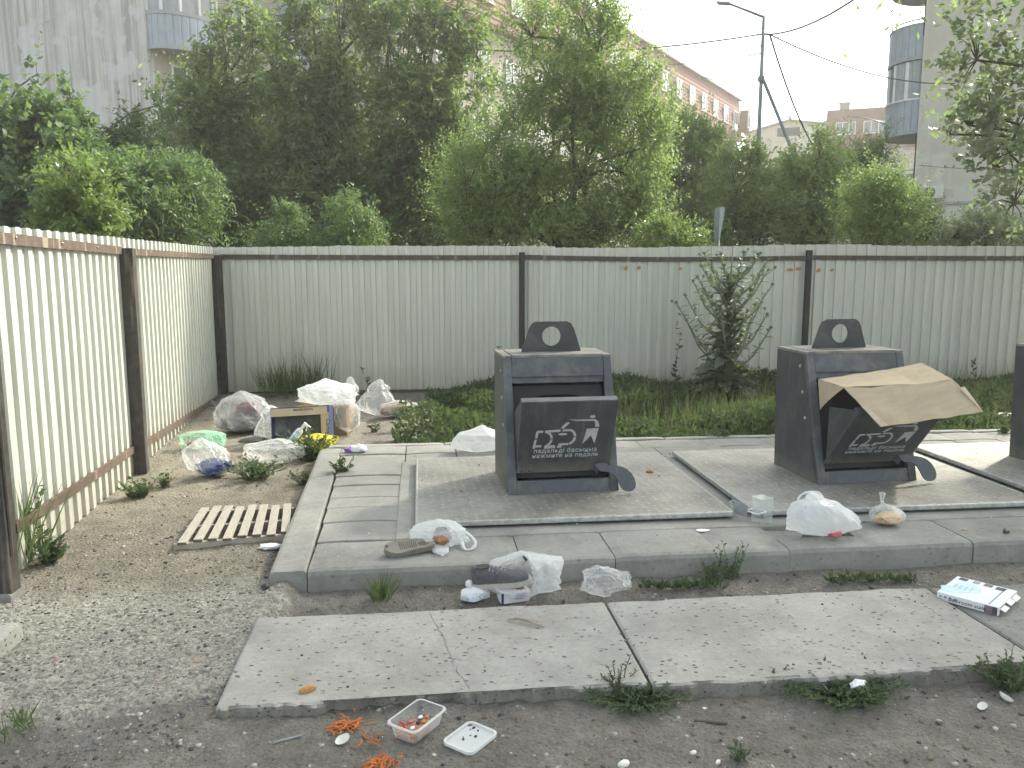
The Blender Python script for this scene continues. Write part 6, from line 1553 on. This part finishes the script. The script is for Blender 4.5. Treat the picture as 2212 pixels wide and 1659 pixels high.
# ------------------------------------------------------------------ buildings far behind
UD = Vector((math.sin(R(37.7)), math.cos(R(37.7)), 0)); GD = Vector((math.cos(R(37.7)), -math.sin(R(37.7)), 0))
def frame_of(o, org, xd):
    """children of o are modelled with x along xd, z up"""
    o.location = org; o.rotation_euler = (0, 0, math.atan2(xd.y, xd.x)); return o
def curved_clad(parent, cx, y0, rx, ry, z0, z1, mat, name='cladding_board', n=16, a0=180, a1=360, gap=0.012):
    """curved balcony apron made of upright boards; local x along the wall, -y outwards"""
    for k in range(n):
        a, b = R(a0 + (a1 - a0) * k / n), R(a0 + (a1 - a0) * (k + 1) / n)
        pa, pb = Vector((cx + rx * math.cos(a), y0 + ry * math.sin(a), 0)), Vector((cx + rx * math.cos(b), y0 + ry * math.sin(b), 0))
        d = (pb - pa); L = d.length; d.normalize(); nn = Vector((d.y, -d.x, 0))
        pa = pa + d * gap / 2; pb = pb - d * gap / 2; ridge = (pa + pb) / 2 + nn * 0.018; t = nn * -0.03
        m = MB(); prof = [pa, pa.lerp(pb, 0.2) + nn * 0.018, pa.lerp(pb, 0.8) + nn * 0.018, pb, pb + t, pa + t]
        m.add([(q.x, q.y, z) for z in (z0, z1) for q in prof], [(0, 1, 2, 3, 4, 5)[::-1], (6, 7, 8, 9, 10, 11)] + [(i, (i + 1) % 6, 6 + (i + 1) % 6, 6 + i) for i in range(6)])
        m.build(name, mat, parent)
def half_disc(parent, name, cx, y0, rx, ry, z0, z1, mat, n=20):
    pts = [(cx + rx * math.cos(R(180 + 180 * k / n)), y0 + ry * math.sin(R(180 + 180 * k / n))) for k in range(n + 1)]
    return MB().prism(pts, 'z', z1 - z0, z0).build(name, mat, parent)
def window(parent, x, z, w, h, y=0.0, mull=1, frame='white_paint'):
    """recessed window on the local wall plane y, outward -y"""
    o = plate('window', [[(-w / 2, 0), (w / 2, 0), (w / 2, h), (-w / 2, h)]] + [[(-w / 2 + 0.07 + (w - 0.07) * k / (mull + 1), 0.07), (-w / 2 + (w - 0.07) * (k + 1) / (mull + 1), 0.07), (-w / 2 + (w - 0.07) * (k + 1) / (mull + 1), h - 0.07), (-w / 2 + 0.07 + (w - 0.07) * k / (mull + 1), h - 0.07)] for k in range(mull + 1)], 0.07, M[frame], parent)
    o.rotation_euler = (R(90), 0, 0); o.location = (x, y - 0.03, z)
    MB().box((0, h / 2, -0.01), (w - 0.1, h - 0.1, 0.02)).build('pane', M['pane'], o)
    MB().box((0, -0.03, 0.05), (w + 0.12, 0.04, 0.16)).build('sill', M['white_paint'], o)
    return o
# left block: streaked gable and a facade with curved balconies
cA = atD(328, 300, 34.0)
A = frame_of(thing('apartment_block', 'grey apartment block with streaked blank gable and blue curved balcony', 'building'), (cA.x, cA.y, 0), UD)
MB().add([(0, 0, -0.5), (0, 12, -0.5), (0, 12, 17), (0, 0, 17), (0.3, 0, -0.5), (0.3, 12, -0.5), (0.3, 12, 17), (0.3, 0, 17)], [(0, 3, 2, 1), (4, 5, 6, 7), (0, 1, 5, 4), (3, 7, 6, 2), (1, 2, 6, 5), (0, 4, 7, 3)]).build('gable_wall', M['gable_grey'], A)
MB().box((12.15, 0.15, 8.2), (23.7, 0.3, 17.4)).build('facade', M['wall_cream'], A)
MB().box((12.0, 6.0, 17.1), (24.6, 12.6, 0.25)).build('roof', M['roof_edge'], A)
zA = 9.75
for k, zf in enumerate((zA - 5.6, zA - 2.8, zA, zA + 2.8)):
    for j, cx in enumerate((1.55, 8.0, 14.5)):
        bal = half_disc(A, 'balcony_slab', cx, 0.0, 1.5, 1.15, zf - 0.16, zf, M['clad_rim'])
        if k == 1 and j == 0:
            curved_clad(bal, cx, 0.0, 1.46, 1.12, zf + 0.05, zf + 1.0, M['white_paint'], 'railing_panel', 9)
        else:
            curved_clad(bal, cx, 0.0, 1.46, 1.12, zf - 0.10, zf + 1.05, M['clad_blue'], n=15)
            half_disc(bal, 'parapet_cap', cx, 0.0, 1.50, 1.16, zf + 1.05, zf + 1.18, M['clad_rim'])
        if k >= 2:   # glazed upper part
            g = half_disc(bal, 'glazing_band', cx, 0.0, 1.40, 1.06, zf + 1.185, zf + 2.5, M['pane'] if j else M['clad_rim'])
            for q in range(7):
                a = R(180 + 180 * q / 6); MB().box((cx + 1.43 * math.cos(a), 1.09 * math.sin(a), zf + 1.84), (0.09, 0.09, 1.3)).build('mullion', M['white_paint'], bal)
        else:
            o = window(A, cx - 0.2, zf + 0.3, 0.7, 2.0, 0.0, 0)
    for cx in (4.6, 6.0, 11.0, 12.4, 17.5):
        window(A, cx, zf + 0.9, 1.3, 1.45, 0.0, 1)
bl_ = Vector((cA.x, cA.y, 0)) + UD * 1.7 + GD * 0.85
tag(film('bundle', 0.7, 0.35, 0.35, 150, 'dark_stuff', None, (bl_.x, bl_.y, zA - 2.8 + 1.0), 0.9, crumple=1.3, nu=20, nv=12), 'dark bundle lying on the white balcony rail of the grey block', 'bundle')
# long brick block behind the trees
HB = 17.0
b0 = at(1240, 0, HB); b1 = at(1597, 218, HB)
Bk = frame_of(thing('brick_block', 'long red brown clad apartment block receding behind the trees', 'building'), (b0.x - UD.x * 16, b0.y - UD.y * 16, 0), UD)
LB = 16 + (Vector((b1.x, b1.y, 0)) - Vector((b0.x, b0.y, 0))).length
MB().box((LB / 2, 5, 6.6), (LB, 10, 13.2)).build('lower_wall', M['wall_cream'], Bk)
MB().add([(0, -0.45, 13.25), (LB, -0.45, 13.25), (LB, 0.0, HB), (0, 0.0, HB), (0, 10, 13.25), (LB, 10, 13.25), (LB, 9.6, HB), (0, 9.6, HB)], [(0, 1, 2, 3), (7, 6, 5, 4), (0, 4, 5, 1), (3, 2, 6, 7), (1, 5, 6, 2), (0, 3, 7, 4)]).build('upper_storey', M['brick'], Bk)
for k in range(12):   # lapped siding courses
    z = 13.35 + k * 0.3; y = -0.45 + 0.45 * (z - 13.25) / (HB - 13.25)
    MB().box((LB / 2, y - 0.012, z), (LB, 0.03, 0.03)).build('siding_course', M['brick'], Bk)
MB().box((LB / 2, 4.9, HB + 0.06), (LB + 0.5, 10.4, 0.16)).build('roof_edge', M['roof_edge'], Bk)
for k in range(17):
    x = LB - 2.0 - k * 3.0
    if x < 1: break
    window(Bk, x, 14.3, 1.25, 1.45, -0.30, 1)
    window(Bk, x, 10.6, 1.4, 1.5, -0.02, 1); window(Bk, x, 7.8, 1.4, 1.5, -0.02, 1)
MB().box((LB - 0.45, -0.75, 15.0), (0.9, 0.7, 1.9)).build('bay', M['brick'], Bk)
o = window(Bk, LB - 0.45, 14.4, 0.7, 1.3, -1.1, 0)
MB().box((LB - 3.2, -0.6, 14.1), (0.8, 0.3, 0.55)).build('cooling_unit', M['ac_white'], Bk)
MB().box((LB - 3, -0.9, 11.2), (3.6, 1.2, 1.1)).build('white_balcony', M['white_paint'], Bk)
# right block: pale gable and curved balconies on its far side
cC = atD(1981, 300, 34.0)
Cb = frame_of(thing('apartment_block', 'cream apartment block with blank gable and stacked blue balconies', 'building'), (cC.x, cC.y, 0), GD)
MB().box((6.0, 0.15, 8.2), (12.0, 0.3, 17.4)).build('gable_wall', M['gable_cream'], Cb)
MB().box((0.15, 9.15, 8.2), (0.28, 17.6, 17.4)).build('side_wall', M['wall_cream'], Cb)
MB().box((6.0, 9, 17.0), (12.6, 19, 0.25)).build('roof', M['roof_edge'], Cb)
MB().box((6.0, -0.03, 3.95), (12.0, 0.07, 0.10)).build('ledge', M['clad_rim'], Cb)
# balconies stand on the wall x=0 facing -x: helper rotates to local frame
bc = bpy.data.objects.new('balcony_column', None); C.objects.link(bc); bc.parent = Cb; bc.location = (0, 0.15, 0); bc.rotation_euler = (0, 0, R(-90))
for k, zf in enumerate((3.98, 6.68, 9.3, 11.9)):
    # local: x along -Cb.y, -y outwards (towards -Cb.x)
    sl = half_disc(bc, 'balcony_slab', -1.55, 0.0, 1.5, 1.35, zf - 0.16, zf - 0.02, M['clad_rim'])
for zf in (3.98, 6.68, 9.3, 11.9):
    curved_clad(bc, -1.55, 0.0, 1.46, 1.32, zf - 0.05, zf + 1.05, M['clad_blue'], n=15)
    half_disc(bc, 'parapet_cap', -1.55, 0.0, 1.50, 1.36, zf + 1.05, zf + 1.11, M['white_paint'] if zf == 6.68 else M['clad_rim'])
half_disc(bc, 'glazing_band', -1.55, 0.0, 1.38, 1.24, 6.68 + 1.115, 9.12, M['pane'])
for q in (1, 2.2, 3.4, 4.4, 5.2):
    a = R(180 + 180 * q / 6); MB().box((-1.55 + 1.40 * math.cos(a), 1.26 * math.sin(a), 8.45), (0.12, 0.12, 1.3)).build('mullion', M['white_paint'], bc)
curved_clad(bc, -1.55, 0.0, 1.42, 1.28, 7.8, 9.12, M['clad_rim'], 'siding_panel', 4, 305, 358)
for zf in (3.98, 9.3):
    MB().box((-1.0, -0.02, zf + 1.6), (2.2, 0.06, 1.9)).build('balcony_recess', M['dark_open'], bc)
    MB().tube([(-1.55 + 1.4 * math.cos(R(180 + 18 * q)), 1.28 * math.sin(R(180 + 18 * q)), zf + 1.25) for q in range(11)], 0.03, 6).build('handrail', M['clad_rim'], bc)
def local_of(o, p): return o.matrix_basis.inverted() @ Vector(p)
def on_gable(x, y):
    d = ray(x, y); n = GD.cross(Vector((0, 0, 1))); t = (Vector((cC.x, cC.y, 0)) - O0).dot(n) / d.dot(n); q = O0 + d * t
    return Vector(((q - Vector((cC.x, cC.y, 0))).dot(GD), 0, q.z))
a1, a2 = on_gable(1996, 404), on_gable(2038, 429)
ac = thing('air_conditioner', 'white air conditioning unit on the cream gable wall', 'air conditioner')
ctr = (a1 + a2) / 2; wp = Vector((cC.x, cC.y, 0)) + GD * ctr.x + GD.cross(Vector((0, 0, 1))) * 0.2
frame_of(ac, (wp.x, wp.y, ctr.z), GD)
aw, ah = abs(a2.x - a1.x), abs(a1.z - a2.z)
MB().box((0, 0, 0), (aw, 0.3, ah)).build('casing', M['ac_white'], ac, bevel=0.015)
MB().prism(circle(-aw * 0.17, 0, ah * 0.42, 20), 'y', 0.01, -0.162).build('fan_grille', M['bin_in'], ac)
MB().prism(circle(-aw * 0.17, 0, ah * 0.12, 12), 'y', 0.012, -0.174).build('fan_hub', M['ac_white'], ac)
for q in range(5):
    a = 2 * math.pi * q / 5; MB().bar((-aw * 0.17, -0.166, 0), (-aw * 0.17 + ah * 0.36 * math.cos(a), -0.166, ah * 0.36 * math.sin(a)), 0.03, 0.05).build('fan_blade', M['ink_grey'], ac)
for sx in (-1, 1): MB().bar((sx * aw * 0.38, -0.1, -ah / 2 - 0.03), (sx * aw * 0.38, 0.22, -ah / 2 - 0.03), 0.04, 0.05).build('bracket', M['steel'], ac)
# far brown block and pale shed gable
GX = Vector((math.cos(R(28)), -math.sin(R(28)), 0))
d0 = atD(1787, 239, 95)
Dk = frame_of(thing('far_block', 'distant red brown clad building with white windows behind the bushes', 'building'), (d0.x, d0.y, 0), GX)
MB().box((5, 4, 6.9), (10, 8, 13.9)).build('lower_wall', M['wall_cream'], Dk)
MB().add([(-0.25, -0.5, 13.9), (10.5, -0.5, 13.9), (10.5, 0, 17.95), (0, 0, 17.95), (-0.25, 8, 13.9), (10.5, 8, 13.9), (10.5, 7.6, 17.95), (0, 7.6, 17.95)], [(0, 1, 2, 3), (7, 6, 5, 4), (0, 4, 5, 1), (3, 2, 6, 7), (1, 5, 6, 2), (0, 3, 7, 4)]).build('upper_storey', M['brick'], Dk)
window(Dk, 1.9, 15.35, 1.95, 1.25, -0.32, 2); window(Dk, 4.7, 15.35, 2.2, 1.25, -0.32, 2); window(Dk, 2.2, 12.2, 1.9, 1.4, -0.05, 2); window(Dk, 5.2, 12.2, 1.9, 1.4, -0.05, 2)
MB().box((1.7, 2, 18.4), (1.0, 0.8, 0.9)).box((1.7, 2, 18.9), (1.2, 1.0, 0.12)).build('chimney', M['roof_edge'], Dk)
an = MB(); an.tube([(5.2, 1, 17.9), (5.2, 1, 20.6)], 0.05, 5).tube([(3.4, 1, 20.3), (5.3, 1, 20.5)], 0.04, 5)
for q in range(4): an.tube([(3.6 + 0.4 * q, 1, 19.7), (3.6 + 0.4 * q, 1, 20.6)], 0.03, 4)
an.tube([(3.2, 1, 18.0), (4.6, 1, 20.3)], 0.04, 4).build('antenna', M['cable'], Dk)
e0 = atD(1611, 290, 88)
Ek = frame_of(thing('shed_gable', 'pale distant gable wall with one dark window behind the lamp post', 'building'), (e0.x, e0.y, 0), GX)
wl_ = (atD(1785, 271, 88) - e0); WLn = Vector((wl_.x, wl_.y, 0)).length
zl, zp, zr = atD(1611, 290, 88).z, atD(1705, 263, 88).z, atD(1785, 271, 88).z
MB().prism([(0, -0.5), (WLn, -0.5), (WLn, zr), (WLn * 0.54, zp), (0, zl)], 'y', 6.0).build('gable_wall', M['gable_cream'], Ek)
MB().bar((-0.2, 3, zl + 0.05), (WLn * 0.54, 3, zp + 0.1), 6.6, 0.15).bar((WLn * 0.54, 3, zp + 0.1), (WLn + 0.2, 3, zr + 0.07), 6.6, 0.15).build('roof', M['roof_edge'], Ek)
wx0, wx1 = WLn * 0.40, WLn * 0.68; wz0, wz1 = atD(1705, 295, 88).z, atD(1705, 277, 88).z
MB().box(((wx0 + wx1) / 2, -0.01, (wz0 + wz1) / 2), (wx1 - wx0, 0.06, wz1 - wz0)).build('window', M['dark_open'], Ek)
MB().tube([(WLn * 0.54, 1, zp), (WLn * 0.54, 1, zp + 0.7)], 0.12, 6).build('vent_pipe', M['roof_edge'], Ek)

# ------------------------------------------------------------------ lamp post, sign, wires
lb_ = atD(1650, 35, 22.0); lp = thing('street_lamp', 'tall dark street lamp with slanted brace pole behind the bushes', 'street lamp', (lb_.x, lb_.y, 0))
zt = lb_.z
MB().tube([(0, 0, 0), (0, 0, zt * 0.6), (0, 0, zt)], [0.06, 0.052, 0.04], 10).build('pole', M['lamp'], lp, True)
e = atD(1575, 8, 22.2) - Vector((lb_.x, lb_.y, 0)); 
MB().tube([(0, 0, zt - 0.02), tuple(e)], [0.035, 0.028], 8).build('arm', M['lamp'], lp, True)
e2 = atD(1549, 6, 22.25) - Vector((lb_.x, lb_.y, 0)); dv = (e2 - e)
hd = MB(); hd.bar(e - dv * 0.1, e2 + Vector((0, 0, 0.0)), 0.16, 0.055).build('lamp_head', M['lamp'], lp, bevel=0.012)
MB().bar(e + dv * 0.35 - Vector((0, 0, 0.032)), e2 - dv * 0.08 - Vector((0, 0, 0.032)), 0.12, 0.012).build('lens', M['lamp_glass'], lp)
br0 = atD(1648, 170, 22.0); br1 = atD(1731, 373, 21.9); bd_ = (br1 - br0); k = (br0.z) / (br0.z - br1.z)
foot = br0 + bd_ * k - Vector((lb_.x, lb_.y, 0)); MB().tube([br0 - Vector((lb_.x, lb_.y, 0)), foot], [0.042, 0.042], 8).build('brace', M['lamp'], lp, True)
MB().lathe([(0.085, -0.06), (0.085, 0.06)], 10, (0, 0, br0.z)).build('collar', M['lamp'], lp)
MB().tube([(0.02, 0, zt - 0.25), (-0.16, 0, zt - 0.35), (-0.14, 0, zt - 0.6), (0.0, 0, zt - 0.75)], 0.012, 5).build('service_wire', M['cable'], lp)
MB().bar((0.0, 0, zt - 0.42), (0.2, 0, zt - 0.42), 0.03, 0.05).build('cable_hook', M['lamp'], lp)
node = Vector((lb_.x + 0.17, lb_.y, zt - 0.42))
def wire(label, a, b, sag, r=0.014, n=22):
    a, b = Vector(a), Vector(b); pts = []
    for k in range(n + 1):
        u = k / n; q = a.lerp(b, u); q.z -= sag * 4 * u * (1 - u); pts.append(q)
    o = MB().tube(pts, r, 5).build('overhead_cable', M['cable'], None, True); return tag(o, label, 'cable', 'overhead cables')
wire('thick twisted cable rising from the lamp to the top edge', node, atD(1860, -12, 17), 0.15, 0.022)
wire('thin cable just below the thick one rising to the top edge', node - Vector((0, 0, 0.12)), atD(1890, -10, 18), 0.1, 0.011)
wire('cable sagging from the lamp down to the far right window', node, atD(1910, 279, 40), 2.6, 0.024)
wire('cable from the lamp to the cream gable', node, atD(2062, 180, 33.5), 0.35, 0.019)
wire('cable from the lamp running left through the trees', node - Vector((0.2, 0, 0)), atD(470, -6, 27), 0.9, 0.019)
wire('faint cable running left just below the lamp head', node - Vector((0.2, 0, 0.45)), atD(1400, 135, 40), 0.15, 0.015)
wire('faint far cable crossing the sky behind the lamp post', atD(1515, 166, 60), atD(1880, 208, 80), 0.5, 0.032)
wire('thin cable low across the cream gable', atD(1985, 357, 33.4), atD(2212, 365, 28.5), 0.05, 0.010)
sp_ = atD(1549, 530, 13.6); sg = thing('sign_pole', 'thin grey pole with an edge-on sign behind the back fence', 'sign', (sp_.x, sp_.y, 0))
z_t = atD(1552, 448, 13.6).z
MB().tube([(0, 0, 0), (0.01, 0, z_t)], 0.03, 8).build('pole', M['galv'], sg, True)
MB().prism([(-0.02, z_t - 0.62), (0.06, z_t - 0.10), (0.06, z_t), (-0.02, z_t)], 'y', 0.22, -0.11).build('sign_plate', M['clad_blue'], sg)
l2 = atD(1835, 252, 70); lp2 = thing('street_lamp', 'far small street lamp arm in front of the distant windows', 'street lamp', (0, 0, 0))
q0, q1, q2 = atD(1912, 266, 70), atD(1862, 253, 70), atD(1837, 251, 70)
MB().tube([(q0.x, q0.y, 0), (q0.x, q0.y, q0.z)], 0.09, 8).build('pole', M['lamp'], lp2, True)
MB().tube([q0, q1], 0.05, 6).build('arm', M['lamp'], lp2, True); MB().bar(q1, q2, 0.3, 0.12).build('lamp_head', M['lamp'], lp2)

# ------------------------------------------------------------------ hazy evening air over the whole place
hz = NT('hazy_air')
pv = hz.n.new('ShaderNodeVolumePrincipled')
pv.inputs['Color'].default_value = (0.98, 0.97, 0.92, 1); pv.inputs['Density'].default_value = 0.0022; pv.inputs['Anisotropy'].default_value = 0.35
hz.l.new(pv.outputs[0], hz.out.inputs['Volume'])
hb = MB().box((20, 55, 10.5), (260, 180, 24)).build('haze', hz.m)
tag(hb, 'pale haze filling the evening air', None, None, 'stuff')
